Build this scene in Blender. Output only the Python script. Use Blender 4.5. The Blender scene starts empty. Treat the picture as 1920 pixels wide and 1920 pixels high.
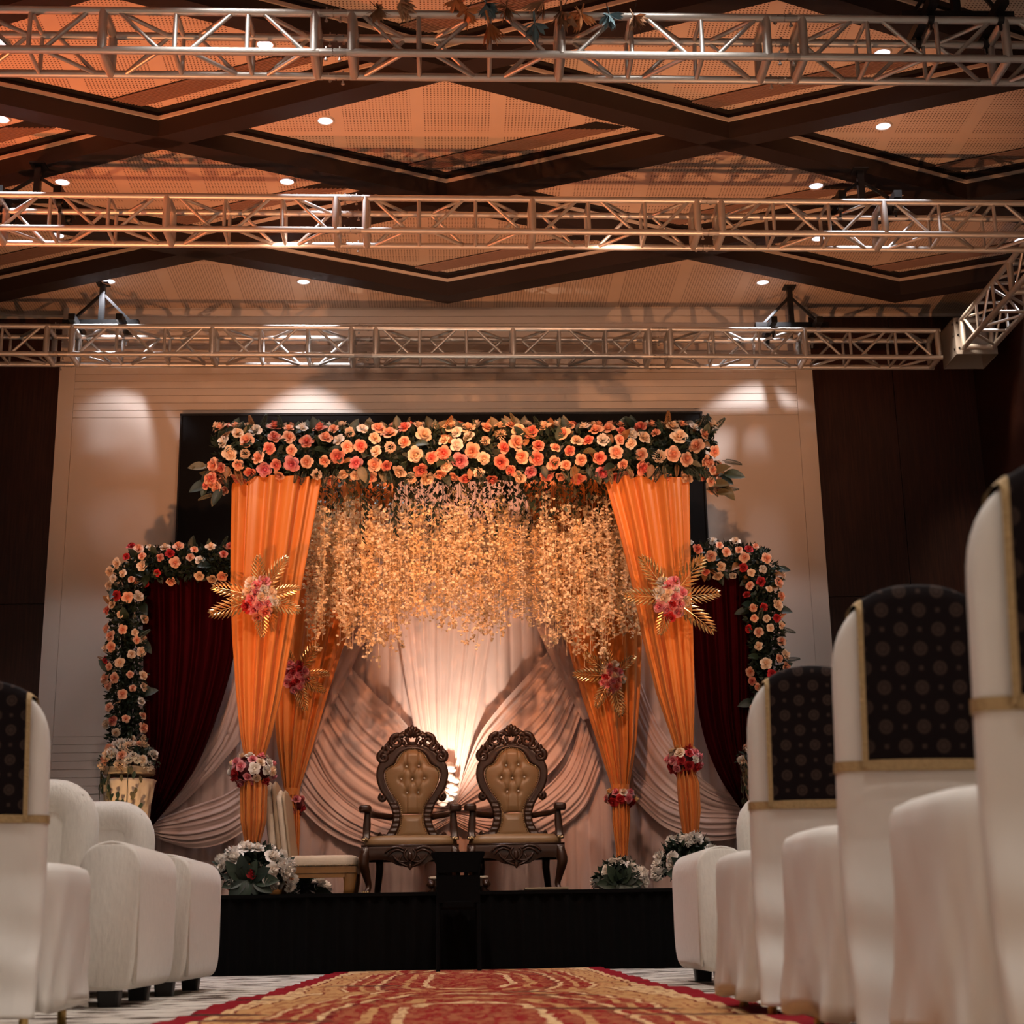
import bpy, math, random
import numpy as np
from mathutils import Matrix, Vector, Quaternion

# ------------------------------------------------------------------ camera
SC = bpy.context.scene
COL = SC.collection
FPX, PITCH, YAW, ROLL = 2870.0, math.radians(15.3), math.radians(2.3), math.radians(1.0)
EYE = Vector((0, 0, .27))
FW = Vector((math.sin(YAW) * math.cos(PITCH), math.cos(YAW) * math.cos(PITCH), math.sin(PITCH)))
_r = Vector((math.cos(YAW), -math.sin(YAW), 0)); _u = _r.cross(FW)
RT = _r * math.cos(ROLL) - _u * math.sin(ROLL)
UP = _u * math.cos(ROLL) + _r * math.sin(ROLL)
cd = bpy.data.cameras.new('camera'); cam = bpy.data.objects.new('camera', cd); COL.objects.link(cam)
cam.matrix_world = Matrix(((RT.x, UP.x, -FW.x, EYE.x), (RT.y, UP.y, -FW.y, EYE.y), (RT.z, UP.z, -FW.z, EYE.z), (0, 0, 0, 1)))
cd.sensor_width = 36; cd.lens = FPX / 1920 * 36; cd.clip_start = .05; cd.clip_end = 100
cd.dof.use_dof = True; cd.dof.focus_distance = 11.8; cd.dof.aperture_fstop = 4.5
SC.camera = cam

# ------------------------------------------------------------------ light and exposure
SC.view_settings.view_transform = 'Standard'; SC.view_settings.look = 'None'
SC.view_settings.gamma = 1; SC.view_settings.use_curve_mapping = False
SC.view_settings.exposure = 0.22
SC.cycles.use_denoising = True; SC.cycles.use_adaptive_sampling = True; SC.cycles.adaptive_threshold = .10; SC.cycles.adaptive_min_samples = 12
SC.cycles.max_bounces = 4; SC.cycles.diffuse_bounces = 3; SC.cycles.glossy_bounces = 2
SC.cycles.transmission_bounces = 3; SC.cycles.transparent_max_bounces = 6
SC.cycles.sample_clamp_indirect = 4.0; SC.cycles.caustics_reflective = False; SC.cycles.caustics_refractive = False
W = bpy.data.worlds.new('world'); SC.world = W; W.use_nodes = True
W.node_tree.nodes['Background'].inputs[0].default_value = (1.0, .74, .56, 1)
W.node_tree.nodes['Background'].inputs[1].default_value = .50


def spot(name, loc, target, color, power, angle, blend=.5, size=.08):
    l = bpy.data.lights.new(name, 'SPOT'); l.color = color; l.energy = power
    l.spot_size = math.radians(angle); l.spot_blend = blend; l.shadow_soft_size = size
    o = bpy.data.objects.new(name, l); COL.objects.link(o); o.location = loc
    o.rotation_euler = (Vector(target) - Vector(loc)).to_track_quat('-Z', 'Y').to_euler()
    return o


DOWN_W = 110.0
WARM = (1, .70, .50)
# amber colour washes on the floor past the seats, aimed up at stage and ceiling
spot('amber_wash_light', (-3.3, 7.4, .40), (-1.2, 11.4, 4.8), (1, .37, .13), 720, 70, .7, .06)
spot('amber_wash_light', (3.3, 7.4, .40), (1.6, 12.0, 5.6), (1, .42, .18), 600, 66, .7, .06)
spot('amber_wall_light', (-5.6, 9.6, 2.6), (-2.2, 9.0, 6.3), (1, .20, .06), 640, 80, .6, .06)
# warm front fill added for the stage: unseen spots below the first truss
for _x in (-1.9, .2, 2.3):
    spot('stage_fill_light', (_x, 8.25, 5.35), (_x * .35, 12.8, 2.2), (1, .70, .52), 225, 58, .8, .10)
# amber wash from the first truss over the hanging flowers
spot('amber_stage_light', (.2, 8.25, 5.35), (.2, 12.2, 3.5), (1, .29, .07), 720, 42, .9, .08)
# unseen soft spots added below the middle truss to lift the shaded plank wall
for _x in (-1.3, 1.3):
    spot('wall_fill_light', (_x, 10.9, 5.38), (_x * .9, 14.3, 5.65), (1, .58, .38), 75, 96, 1.0, .30)
spot('side_wall_light', (4.55, 13.1, 6.2), (5.7, 13.9, 2.2), (1, .75, .55), 120, 52, .5, .08)
# white hall downlights in the ceiling above and behind the camera
for _x, _y in ((-3.2, 1.5), (3.2, 1.5), (-1.3, 4.6), (1.5, 3.6), (3.2, 5.6), (0, 0), (-1.3, 7.6), (1.3, 7.6)):
    spot('hall_downlight', (_x, _y, 6.25), (_x, _y, 0), (1, .92, .85), 185, 105, .6, .1)

R = random.Random(7)
PI = math.pi


def P(x, y, Y):
    d = FW + RT * ((x - 960) / FPX) - UP * ((y - 960) / FPX)
    return EYE + d * (Y / d.y)


def PZ(x, y, Z):
    d = FW + RT * ((x - 960) / FPX) - UP * ((y - 960) / FPX)
    return EYE + d * ((Z - EYE.z) / d.z)


# ------------------------------------------------------------------ materials
def lin(c):
    return tuple(((v / 255) / 12.92 if v / 255 <= .04045 else ((v / 255 + .055) / 1.055) ** 2.4) for v in c)


class NT:
    def __init__(s, name):
        s.m = bpy.data.materials.new(name); s.m.use_nodes = True
        s.t = s.m.node_tree; s.b = s.t.nodes['Principled BSDF']

    def n(s, typ, **kw):
        nd = s.t.nodes.new(typ)
        for k, v in kw.items():
            setattr(nd, k, v)
        return nd

    def l(s, a, b):
        s.t.links.new(a, b)

    def math(s, op, a, b=None, c=None, clamp=False):
        nd = s.n('ShaderNodeMath', operation=op); nd.use_clamp = clamp
        for i, v in enumerate((a, b, c)):
            if v is None:
                continue
            if isinstance(v, (int, float)):
                nd.inputs[i].default_value = v
            else:
                s.l(v, nd.inputs[i])
        return nd.outputs[0]

    def mix(s, f, a, b):
        nd = s.n('ShaderNodeMix', data_type='RGBA')
        for i, v in ((0, f), (6, a), (7, b)):
            if isinstance(v, (int, float)):
                nd.inputs[i].default_value = v
            elif isinstance(v, tuple):
                nd.inputs[i].default_value = (*v[:3], 1)
            else:
                s.l(v, nd.inputs[i])
        return nd.outputs[2]

    def noise(s, scale, detail=2, vec=None, stretch=None):
        nd = s.n('ShaderNodeTexNoise'); nd.inputs['Scale'].default_value = scale; nd.inputs['Detail'].default_value = detail
        v = vec if vec is not None else s.obj()
        if stretch:
            mp = s.n('ShaderNodeMapping'); mp.inputs['Scale'].default_value = stretch; s.l(v, mp.inputs[0]); v = mp.outputs[0]
        s.l(v, nd.inputs['Vector'])
        return nd.outputs['Fac']

    def obj(s):
        if not hasattr(s, '_tc'):
            s._tc = s.n('ShaderNodeTexCoord')
        return s._tc.outputs['Object']

    def xyz(s):
        if not hasattr(s, '_sx'):
            s._sx = s.n('ShaderNodeSeparateXYZ'); s.l(s.obj(), s._sx.inputs[0])
        return s._sx.outputs

    def ramp(s, f, stops):
        nd = s.n('ShaderNodeValToRGB'); cr = nd.color_ramp
        while len(cr.elements) < len(stops):
            cr.elements.new(.5)
        for e, (p, c) in zip(cr.elements, stops):
            e.position = p; e.color = (*c[:3], 1)
        s.l(f, nd.inputs[0])
        return nd.outputs[0]

    def bump(s, h, strength=.3, dist=.01):
        nd = s.n('ShaderNodeBump'); nd.inputs['Strength'].default_value = strength; nd.inputs['Distance'].default_value = dist
        s.l(h, nd.inputs['Height']); s.l(nd.outputs[0], s.b.inputs['Normal'])

    def set(s, **kw):
        for k, v in kw.items():
            k = k.replace('_', ' ')
            if isinstance(v, tuple):
                s.b.inputs[k].default_value = (*v[:3], 1)
            elif isinstance(v, (int, float)):
                s.b.inputs[k].default_value = v
            else:
                s.l(v, s.b.inputs[k])
        return s


MAT = {}


def simple(name, c, rough=.6, metal=0, var=.15, scale=12, bump=0, stretch=None, sheen=0, trans=0, spec=.5):
    t = NT(name)
    f = t.noise(scale, 3, stretch=stretch)
    dk = tuple(v * (1 - var) for v in c); lt = tuple(min(1, v * (1 + var)) for v in c)
    col = t.mix(f, dk, lt)
    t.set(Base_Color=col, Roughness=rough, Metallic=metal)
    t.b.inputs['Specular IOR Level'].default_value = spec
    if sheen:
        t.b.inputs['Sheen Weight'].default_value = sheen
    if bump:
        t.bump(f, bump, .01)
    if trans:
        tr = t.n('ShaderNodeBsdfTranslucent'); t.l(col, tr.inputs[0])
        mx = t.n('ShaderNodeMixShader'); mx.inputs[0].default_value = trans
        t.l(t.b.outputs[0], mx.inputs[1]); t.l(tr.outputs[0], mx.inputs[2])
        t.l(mx.outputs[0], t.t.nodes['Material Output'].inputs[0])
    MAT[name] = t.m
    return t.m


def emis(name, c, s):
    t = NT(name); t.set(Base_Color=c, Roughness=.5)
    t.b.inputs['Emission Color'].default_value = (*c, 1); t.b.inputs['Emission Strength'].default_value = s
    MAT[name] = t.m


simple('alu', (.66, .64, .61), .45, .75, .06, 30, spec=.5)
simple('alu_dull', (.50, .48, .46), .5, .8, .08, 20)
simple('black_metal', (.012, .012, .013), .45, .3, .2)
simple('galv', (.55, .56, .58), .35, .8, .2, 40)
simple('beam_dark', (.015, .0065, .0052), .6, 0, .1, 3)
simple('cream_trim', (.55, .47, .40), .6, 0, .05)
simple('gap', (.010, .006, .005), .9, 0, .1)
simple('slat', (.30, .19, .15), .6, 0, .05)
simple('panel_white', (.68, .60, .53), .45, 0, .03, 2, spec=.3)
simple('screen_black', (.004, .004, .005), .6, 0, .1, spec=.15)
simple('stage_black', (.004, .0035, .0035), .95, 0, .3, spec=.1)
simple('velvet', (.015, .0006, .0014), .42, 0, .6, 7, .25, stretch=(3, 3, .5), spec=.5)
MAT['velvet'].node_tree.nodes['Principled BSDF'].inputs['Specular Tint'].default_value = (.45, .02, .03, 1)
simple('mauve', (.70, .535, .495), .55, 0, .06, 5, .05, sheen=.2, trans=.12)
simple('orange_cloth', (.74, .245, .050), .36, 0, .12, 6, .06, stretch=(6, 6, .6), sheen=.1, trans=.10)
simple('gold_leaf', (.85, .58, .26), .26, .85, .1, 20)
simple('gold_trim', (.42, .29, .14), .5, .3, .25, 120, .4)
simple('leaf_dark', (.012, .026, .016), .5, 0, .5, 6)
simple('leaf_mid', (.030, .052, .030), .45, 0, .4, 6)
simple('leaf_olive', (.12, .10, .045), .5, 0, .4, 6)
simple('leaf_bronze', (.26, .12, .04), .5, 0, .4, 6)
simple('stem', (.06, .06, .03), .7)
simple('wist', (.95, .70, .42), .6, 0, .12, 20, trans=.3)
simple('wist_pale', (.93, .77, .56), .6, 0, .12, 20, trans=.3)
simple('cover_white', (.74, .70, .65), .62, 0, .04, 3, 0)
_t = NT.__new__(NT); _t.m = MAT['cover_white']; _t.t = _t.m.node_tree; _t.b = _t.t.nodes['Principled BSDF']
_t.bump(_t.noise(3.2, 3, stretch=(1.5, 1, .55)), .55, .05)
simple('sofa_white', (.74, .69, .62), .85, 0, .10, 60, .35, stretch=(1, 1, .35), sheen=.4)
simple('wood_throne', (.034, .0125, .006), .3, 0, .35, 18, .1)
simple('wood_gold', (.24, .115, .035), .35, 0, .3, 14)
simple('leather', (.25, .150, .070), .40, 0, .12, 9, .06)
simple('nail', (.55, .40, .22), .3, .9, .1)
simple('crystal', (.9, .85, .8), .05, .3, .05)
simple('ivory_cloth', (.62, .52, .40), .8, 0, .12, 40, .2)
simple('ped_cloth', (.75, .60, .45), .45, 0, .06, 5, .05)
simple('gold_leg', (.50, .33, .12), .35, .8, .1)
simple('ply', (.42, .31, .2), .6, 0, .1)
simple('orn_orange', (.75, .30, .11), .7, 0, .4, 30)
simple('orn_brown', (.42, .24, .14), .75, 0, .4, 30)
simple('orn_tan', (.65, .42, .26), .75, 0, .4, 30)
simple('orn_blue', (.14, .24, .28), .7, 0, .4, 30)
simple('knot_cloth', (.85, .80, .75), .5, 0, .05, 5, trans=.2)
emis('lamp_white', (.86, .90, 1.0), 1.3)


def rose_mat(name, outer, inner, r0=.10, r1=.75):
    t = NT(name)
    ln = t.n('ShaderNodeVectorMath', operation='LENGTH')
    mp = t.n('ShaderNodeMapping'); mp.inputs['Scale'].default_value = (1, 1, .25); t.l(t.obj(), mp.inputs[0]); t.l(mp.outputs[0], ln.inputs[0])
    oi = t.n('ShaderNodeObjectInfo')
    col = t.ramp(ln.outputs['Value'], [(r0, inner), (r1, outer)])
    hs = t.n('ShaderNodeHueSaturation'); t.l(col, hs.inputs['Color'])
    t.l(t.math('MULTIPLY_ADD', oi.outputs['Random'], .35, .8), hs.inputs['Value'])
    t.set(Base_Color=hs.outputs[0], Roughness=.6)
    tr = t.n('ShaderNodeBsdfTranslucent'); t.l(hs.outputs[0], tr.inputs[0])
    mx = t.n('ShaderNodeMixShader'); mx.inputs[0].default_value = .15
    t.l(t.b.outputs[0], mx.inputs[1]); t.l(tr.outputs[0], mx.inputs[2]); t.l(mx.outputs[0], t.t.nodes['Material Output'].inputs[0])
    MAT[name] = t.m


rose_mat('r_peach', (.92, .58, .40), (.82, .30, .17))
rose_mat('r_coral', (.86, .36, .25), (.68, .10, .08))
rose_mat('r_cream', (.92, .76, .58), (.86, .56, .34))
rose_mat('r_white', (.90, .85, .78), (.82, .72, .60))
rose_mat('r_pink', (.85, .38, .40), (.70, .12, .16))
rose_mat('r_red', (.62, .03, .035), (.35, .01, .015))
rose_mat('r_yellow', (.88, .66, .36), (.75, .42, .14))
rose_mat('r_maroon', (.20, .01, .015), (.10, .005, .008))


def mk_perf():
    t = NT('ceiling_perf'); x, y, z = t.xyz()
    s = .026
    fx = t.math('ABSOLUTE', t.math('SUBTRACT', t.math('FRACT', t.math('DIVIDE', x, s)), .5))
    fy = t.math('ABSOLUTE', t.math('SUBTRACT', t.math('FRACT', t.math('DIVIDE', y, s)), .5))
    d = t.math('ADD', t.math('POWER', fx, 2), t.math('POWER', fy, 2))
    dot = t.math('LESS_THAN', d, .05)
    gx = t.math('GREATER_THAN', t.math('FRACT', t.math('DIVIDE', t.math('ADD', x, .3), .62)), .16)
    gy = t.math('GREATER_THAN', t.math('FRACT', t.math('DIVIDE', y, 1.2)), .06)
    m = t.math('MULTIPLY', t.math('MULTIPLY', dot, gx), gy)
    base = t.mix(t.noise(2.5, 2), (.60, .47, .37), (.68, .54, .43))
    t.set(Base_Color=t.mix(m, base, (.10, .05, .03)), Roughness=.6)
    MAT['ceiling_perf'] = t.m


mk_perf()


def mk_wood():
    t = NT('wall_wood')
    f = t.noise(9, 6, stretch=(9, 9, .35)); g = t.noise(1.3, 2)
    c = t.ramp(f, [(.3, (.014, .0045, .003)), (.5, (.030, .0095, .006)), (.72, (.055, .018, .010))])
    t.set(Base_Color=t.mix(t.math('MULTIPLY', g, .35), c, (.05, .014, .010)), Roughness=.42); t.bump(f, .1, .003)
    MAT['wall_wood'] = t.m


mk_wood()


def mk_carpet():
    t = NT('carpet')
    f = t.noise(1, 3, stretch=(4.0, 9, 1)); f2 = t.noise(1, 2, stretch=(14, 45, 1)); f3 = t.noise(300, 1)
    v = t.math('ADD', t.math('MULTIPLY', f, .75), t.math('MULTIPLY', f2, .25))
    c = t.ramp(v, [(.40, (.07, .05, .04)), (.455, (.17, .13, .10)), (.475, (.58, .52, .45)), (.60, (.70, .65, .58))])
    t.set(Base_Color=c, Roughness=.95, Specular_IOR_Level=.1); t.bump(f3, .5, .006)
    MAT['carpet'] = t.m


mk_carpet()


def mk_rug():
    t = NT('rug'); x, y, z = t.xyz()
    # object space: x half width .93, y half length; rounded-box distance from the centre
    nz = t.noise(9, 3); nz2 = t.noise(30, 3, stretch=(1, .45, 1)); nz3 = t.noise(22, 2, stretch=(1, .35, 1))
    ax = t.math('ABSOLUTE', x); ay = t.math('MAXIMUM', t.math('SUBTRACT', t.math('ABSOLUTE', y), .7), 0)
    d = t.math('SQRT', t.math('ADD', t.math('POWER', ax, 2), t.math('MULTIPLY', t.math('POWER', ay, 2), .09)))
    dw = t.math('ADD', d, t.math('MULTIPLY', t.math('SUBTRACT', nz, .5), .07))
    red = (.26, .014, .014); dred = (.15, .006, .010); gold = (.52, .27, .11); lg = (.70, .46, .24); br = (.30, .09, .04)
    stops = [(0, red), (.20, lg), (.232, red), (.30, gold), (.335, red), (.42, dred), (.445, lg), (.465, red), (.52, gold),
             (.545, red), (.60, lg), (.62, br), (.635, gold), (.70, br), (.71, gold), (.77, dred), (.785, lg)]
    nd = t.n('ShaderNodeValToRGB'); cr = nd.color_ramp; cr.interpolation = 'CONSTANT'
    while len(cr.elements) < len(stops):
        cr.elements.new(.5)
    for e, (p, c) in zip(cr.elements, stops):
        e.position = p; e.color = (*c, 1)
    t.l(dw, nd.inputs[0])
    mot = t.math('GREATER_THAN', t.math('ADD', t.math('MULTIPLY', nz2, .6), t.math('MULTIPLY', nz3, .4)), .52)
    c1 = t.mix(t.math('MULTIPLY', mot, .35), nd.outputs[0], gold)
    mot2 = t.math('LESS_THAN', nz2, .44)
    c1 = t.mix(t.math('MULTIPLY', mot2, .6), c1, br)
    edge = t.math('GREATER_THAN', ax, .82)
    t.set(Base_Color=t.mix(edge, c1, t.mix(nz2, (.20, .006, .012), (.30, .012, .02))), Roughness=.95, Specular_IOR_Level=.1)
    t.bump(nz2, .6, .01)
    MAT['rug'] = t.m


mk_rug()


def mk_cap():
    t = NT('cap_cloth'); x, y, z = t.xyz()
    s = .044
    u = t.math('DIVIDE', x, s); v = t.math('DIVIDE', z, s)

    def cell(off):
        uu = t.math('ADD', u, off)
        a = t.math('MULTIPLY', t.math('SUBTRACT', t.math('FRACT', t.math('ADD', t.math('MULTIPLY', t.math('ADD', uu, v), .5), .5)), .5), 2)
        b = t.math('MULTIPLY', t.math('SUBTRACT', t.math('FRACT', t.math('ADD', t.math('MULTIPLY', t.math('SUBTRACT', uu, v), .5), .5)), .5), 2)
        return t.math('MULTIPLY', t.math('ADD', a, b), .5), t.math('MULTIPLY', t.math('SUBTRACT', a, b), .5)
    cu, cv = cell(0)
    r = t.math('SQRT', t.math('ADD', t.math('POWER', cu, 2), t.math('POWER', cv, 2)))
    ring = t.math('LESS_THAN', r, .37)
    inner = t.math('MULTIPLY', t.math('LESS_THAN', r, .24), t.math('GREATER_THAN', r, .17))
    su, sv = cell(1.0)
    sq = t.math('LESS_THAN', t.math('MAXIMUM', t.math('ABSOLUTE', su), t.math('ABSOLUTE', sv)), .12)
    m = t.math('ADD', t.math('SUBTRACT', ring, t.math('MULTIPLY', inner, .6)), sq, clamp=True)
    t.set(Base_Color=t.mix(m, (.006, .0025, .003), (.042, .026, .021)), Roughness=.7, Specular_IOR_Level=.12)
    MAT['cap_cloth'] = t.m


mk_cap()


# ------------------------------------------------------------------ mesh helpers
def me(name, v, f, mat=None, smooth=False):
    m = bpy.data.meshes.new(name)
    m.from_pydata([tuple(p) for p in v], [], f)
    if mat:
        m.materials.append(MAT[mat])
    if smooth:
        m.polygons.foreach_set('use_smooth', [True] * len(m.polygons))
    m.update()
    return m


def ob(name, data, parent=None, loc=(0, 0, 0), rot=None, scale=None, mat=None):
    o = bpy.data.objects.new(name, data); COL.objects.link(o)
    if parent is not None:
        o.parent = parent
    o.location = loc
    if rot is not None:
        if isinstance(rot, Quaternion):
            o.rotation_mode = 'QUATERNION'; o.rotation_quaternion = rot
        else:
            o.rotation_euler = rot
    if scale is not None:
        o.scale = scale if not isinstance(scale, (int, float)) else (scale,) * 3
    if mat:
        o.material_slots[0].link = 'OBJECT'; o.material_slots[0].material = MAT[mat]
    return o


def tag(o, label=None, cat=None, group=None, kind=None):
    if label:
        o['label'] = label
    if cat:
        o['category'] = cat
    if group:
        o['group'] = group
    if kind:
        o['kind'] = kind
    return o


def thing(name, label, cat, loc=(0, 0, 0), rz=0, group=None):
    o = bpy.data.objects.new(name, None); COL.objects.link(o); o.location = loc; o.rotation_euler = (0, 0, rz); o.empty_display_size = .1
    return tag(o, label, cat, group)


class MB:
    def __init__(s):
        s.v = []; s.f = []

    def add(s, v, f):
        b = len(s.v); s.v += [tuple(p) for p in v]; s.f += [tuple(i + b for i in q) for q in f]
        return s

    def box(s, x0, x1, y0, y1, z0, z1):
        return s.add([(x, y, z) for z in (z0, z1) for y in (y0, y1) for x in (x0, x1)],
                     [(0, 2, 3, 1), (4, 5, 7, 6), (0, 1, 5, 4), (2, 6, 7, 3), (0, 4, 6, 2), (1, 3, 7, 5)])

    def tube(s, pts, rad, n=10, cap=True):
        pts = [Vector(p) for p in pts]; N = len(pts)
        if isinstance(rad, (int, float)):
            rad = [rad] * N
        ref = None; v = []
        for i, p in enumerate(pts):
            t = (pts[min(i + 1, N - 1)] - pts[max(i - 1, 0)]).normalized()
            if ref is None:
                ref = t.orthogonal().normalized()
            ref = (ref - t * ref.dot(t)).normalized(); b = t.cross(ref)
            r = rad[i]; rx, ry = r if isinstance(r, tuple) else (r, r)
            for k in range(n):
                a = 2 * PI * k / n
                v.append(p + ref * (math.cos(a) * rx) + b * (math.sin(a) * ry))
        f = [(i * n + k, i * n + (k + 1) % n, (i + 1) * n + (k + 1) % n, (i + 1) * n + k) for i in range(N - 1) for k in range(n)]
        if cap:
            f += [tuple(range(n - 1, -1, -1)), tuple((N - 1) * n + k for k in range(n))]
        return s.add(v, f)

    def rings(s, rs, cap=True):
        n = len(rs[0]); v = [p for r in rs for p in r]; N = len(rs)
        f = [(i * n + k, i * n + (k + 1) % n, (i + 1) * n + (k + 1) % n, (i + 1) * n + k) for i in range(N - 1) for k in range(n)]
        if cap:
            f += [tuple(range(n - 1, -1, -1)), tuple((N - 1) * n + k for k in range(n))]
        return s.add(v, f)

    def grid(s, fn, nu, nv):
        v = [fn(i / nu, j / nv) for j in range(nv + 1) for i in range(nu + 1)]
        f = [(j * (nu + 1) + i, j * (nu + 1) + i + 1, (j + 1) * (nu + 1) + i + 1, (j + 1) * (nu + 1) + i) for j in range(nv) for i in range(nu)]
        return s.add(v, f)

    def ball(s, c, r, nu=10, nv=6):
        rx, ry, rz = r if isinstance(r, tuple) else (r, r, r)
        rs = []
        for j in range(nv + 1):
            a = -PI / 2 + PI * (.02 + .96 * j / nv)
            rs.append([(c[0] + rx * math.cos(a) * math.cos(2 * PI * k / nu), c[1] + ry * math.cos(a) * math.sin(2 * PI * k / nu), c[2] + rz * math.sin(a)) for k in range(nu)])
        return s.rings(rs)

    def mesh(s, name, mat, smooth=False):
        return me(name, s.v, s.f, mat, smooth)

    def put(s, name, mat, parent=None, smooth=False, **kw):
        return ob(name, s.mesh(name, mat, smooth), parent, **kw)


def rrect(hx, hy, n=40, p=5.0, cx=0, cy=0):
    out = []
    for k in range(n):
        a = 2 * PI * k / n; c, s_ = math.cos(a), math.sin(a)
        out.append((cx + hx * math.copysign(abs(c) ** (2 / p), c), cy + hy * math.copysign(abs(s_) ** (2 / p), s_)))
    return out


def lerp(a, b, t):
    return a + (b - a) * t


def interp(t, xs, ys):
    return float(np.interp(t, xs, ys))


def smooth_pts(pts, n):
    """Catmull-Rom through points, n+1 samples"""
    pts = [Vector(p) for p in pts]
    if len(pts) == 2:
        return [pts[0].lerp(pts[1], i / n) for i in range(n + 1)]
    out = []; m = len(pts) - 1
    for i in range(n + 1):
        t = i / n * m; k = min(int(t), m - 1); u = t - k
        p0 = pts[max(k - 1, 0)]; p1 = pts[k]; p2 = pts[k + 1]; p3 = pts[min(k + 2, m)]
        out.append(.5 * ((2 * p1) + (p2 - p0) * u + (2 * p0 - 5 * p1 + 4 * p2 - p3) * u * u + (3 * p1 - p0 - 3 * p2 + p3) * u ** 3))
    return out


_b = MB(); _b.tube([(0, 0, 0), (0, 0, 1)], 1, 12)
CYL = {m: _b.mesh('tube', m, False) for m in ('alu', 'black_metal', 'alu_dull', 'galv')}
for _m in CYL.values():
    for p in _m.polygons:
        p.use_smooth = len(p.vertices) == 4


def rod(name, a, b, r, parent, mat='alu'):
    a = Vector(a); b = Vector(b); d = b - a
    return ob(name, CYL[mat], parent, a, d.to_track_quat('Z', 'Y'), (r, r, d.length))


# ------------------------------------------------------------------ setting
CEIL = 6.32
XL, XR, YB, YN = -6.0, 5.32, 14.5, -4.0
tag(ob('floor', MB().add([(XL, YN, 0), (XR, YN, 0), (XR, YB, 0), (XL, YB, 0)], [(0, 1, 2, 3)]).mesh('floor', 'carpet')), 'grey and cream streaked hall carpet', None, None, 'structure')
wb = tag(MB().box(XL - .2, XR + .2, YB + .02, YB + .2, 0, CEIL + .1).put('wall_back', 'gap'), 'dark wood wall behind the stage', None, None, 'structure')
for x0, x1 in ((XL, -5.1), (-5.1, -3.85), (3.6, 4.48), (4.48, XR)):
    for z0, z1 in ((0, 1.1), (1.1, 3.36), (3.36, 6.29)):
        MB().box(x0 + .003, x1 - .003, YB, YB + .03, z0 + .003, z1 - .003).put('panel', 'wall_wood', wb)
MB().box(XL, XR, YB - .02, YB + .03, 6.29, CEIL).put('cornice', 'panel_white', wb)
wr = tag(MB().box(XR + .02, XR + .2, YN, YB, 0, CEIL).put('wall_right', 'gap'), 'dark wood side wall at the hall edge', None, None, 'structure')
for i in range(10):
    y0 = YN + i * 1.85
    for z0, z1 in ((0, 3.36), (3.36, 6.30)):
        MB().box(XR, XR + .03, y0 + .003, y0 + 1.847, z0 + .003, z1 - .003).put('panel', 'wall_wood', wr)
tag(MB().box(XL - .2, XL, YN, YB, 0, CEIL).put('wall_left', 'wall_wood'), 'dark wood side wall', None, None, 'structure')
# white plank wall in the middle
YW = 14.30
wc = tag(MB().box(-3.845, 3.60, YW, YB + .02, 0, CEIL).put('wall_center', 'cream_trim'), 'white centre wall with grooved planks above and below', None, None, 'structure')
MB().box(-3.85, -3.698, YW - .012, YW, 0, CEIL).put('board', 'panel_white', wc)
MB().box(3.437, 3.605, YW - .012, YW, 0, CEIL).put('board', 'panel_white', wc)
MB().box(-3.695, 3.434, YW - .012, YW, 2.065, 5.160).put('board', 'panel_white', wc)
pm = MB().box(-3.695, 3.434, YW - .012, YW, .0022, .0732).mesh('plank', 'panel_white')
for i in range(15):
    ob('plank', pm, wc, (0, 0, 5.162 + i * .0755))
for i in range(14):
    ob('plank', pm, wc, (0, 0, 2.065 - (i + 1) * .0755))
MB().box(-3.695, 3.434, YW - .012, YW, 0, 1.006).put('board', 'panel_white', wc)

# ceiling
HX, HY, X0, Y0 = 2.175, 1.0, -2.21, 10.59
ce = tag(MB().box(XL, XR, YN, YB, CEIL, CEIL + .1).put('ceiling', 'ceiling_perf'), 'perforated cream ceiling with dark diagonal beams', None, None, 'structure')
w2 = .096
ZB = 6.10


def beam_mesh(sg):
    return me('beam', [(x, y + s_, z) for z in (ZB, CEIL) for (x, y) in ((0, 0), (HX, HY * sg)) for s_ in (-w2, w2)],
              [(0, 1, 3, 2), (4, 6, 7, 5), (0, 2, 6, 4), (1, 5, 7, 3), (0, 4, 5, 1), (2, 3, 7, 6)], 'beam_dark')


BM = {1: beam_mesh(1), -1: beam_mesh(-1)}


def ring_mesh(name, s0, s1, z0, z1, mat):
    o = [(1, 0), (0, 1), (-1, 0), (0, -1)]
    v = [(HX * x * s_, HY * y * s_, z) for z in (z0, z1) for s_ in (s0, s1) for x, y in o]
    f = []
    for k in range(4):
        n = (k + 1) % 4
        f += [(k, n, 4 + n, 4 + k), (8 + k, 12 + k, 12 + n, 8 + n), (4 + k, 4 + n, 12 + n, 12 + k), (k, 8 + k, 8 + n, n)]
    return me(name, v, f, mat)


S0 = 1 - w2
TRIM = ring_mesh('trim_strip', S0, S0 - .016, 6.240, 6.268, 'cream_trim')
GAP = ring_mesh('shadow_gap', S0, S0 - .040, CEIL - .012, CEIL, 'gap')
gm = MB()
_e = Vector((HX, -HY, 0)).normalized(); _p = Vector((-_e.y, _e.x, 0)) * -1
for k in range(10):
    off = .13 + k * .017
    a = Vector((0, HY * S0, 0)) + _p * off + _e * (.05 - off * .9); b = a + _e * (1.75 - off * 1.2)
    gm.add([a, b, b + _p * .007, a + _p * .007, a + Vector((0, 0, .012)), b + Vector((0, 0, .012)), b + _p * .007 + Vector((0, 0, .012)), a + _p * .007 + Vector((0, 0, .012))],
           [(0, 1, 2, 3), (0, 4, 5, 1), (3, 2, 6, 7), (0, 3, 7, 4), (1, 5, 6, 2)])
GRILLE = gm.mesh('air_grille', 'slat')
gb = MB()
a = Vector((0, HY * S0, 0)) + _p * .125 + _e * -.08; b = a + _e * 1.70
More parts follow.
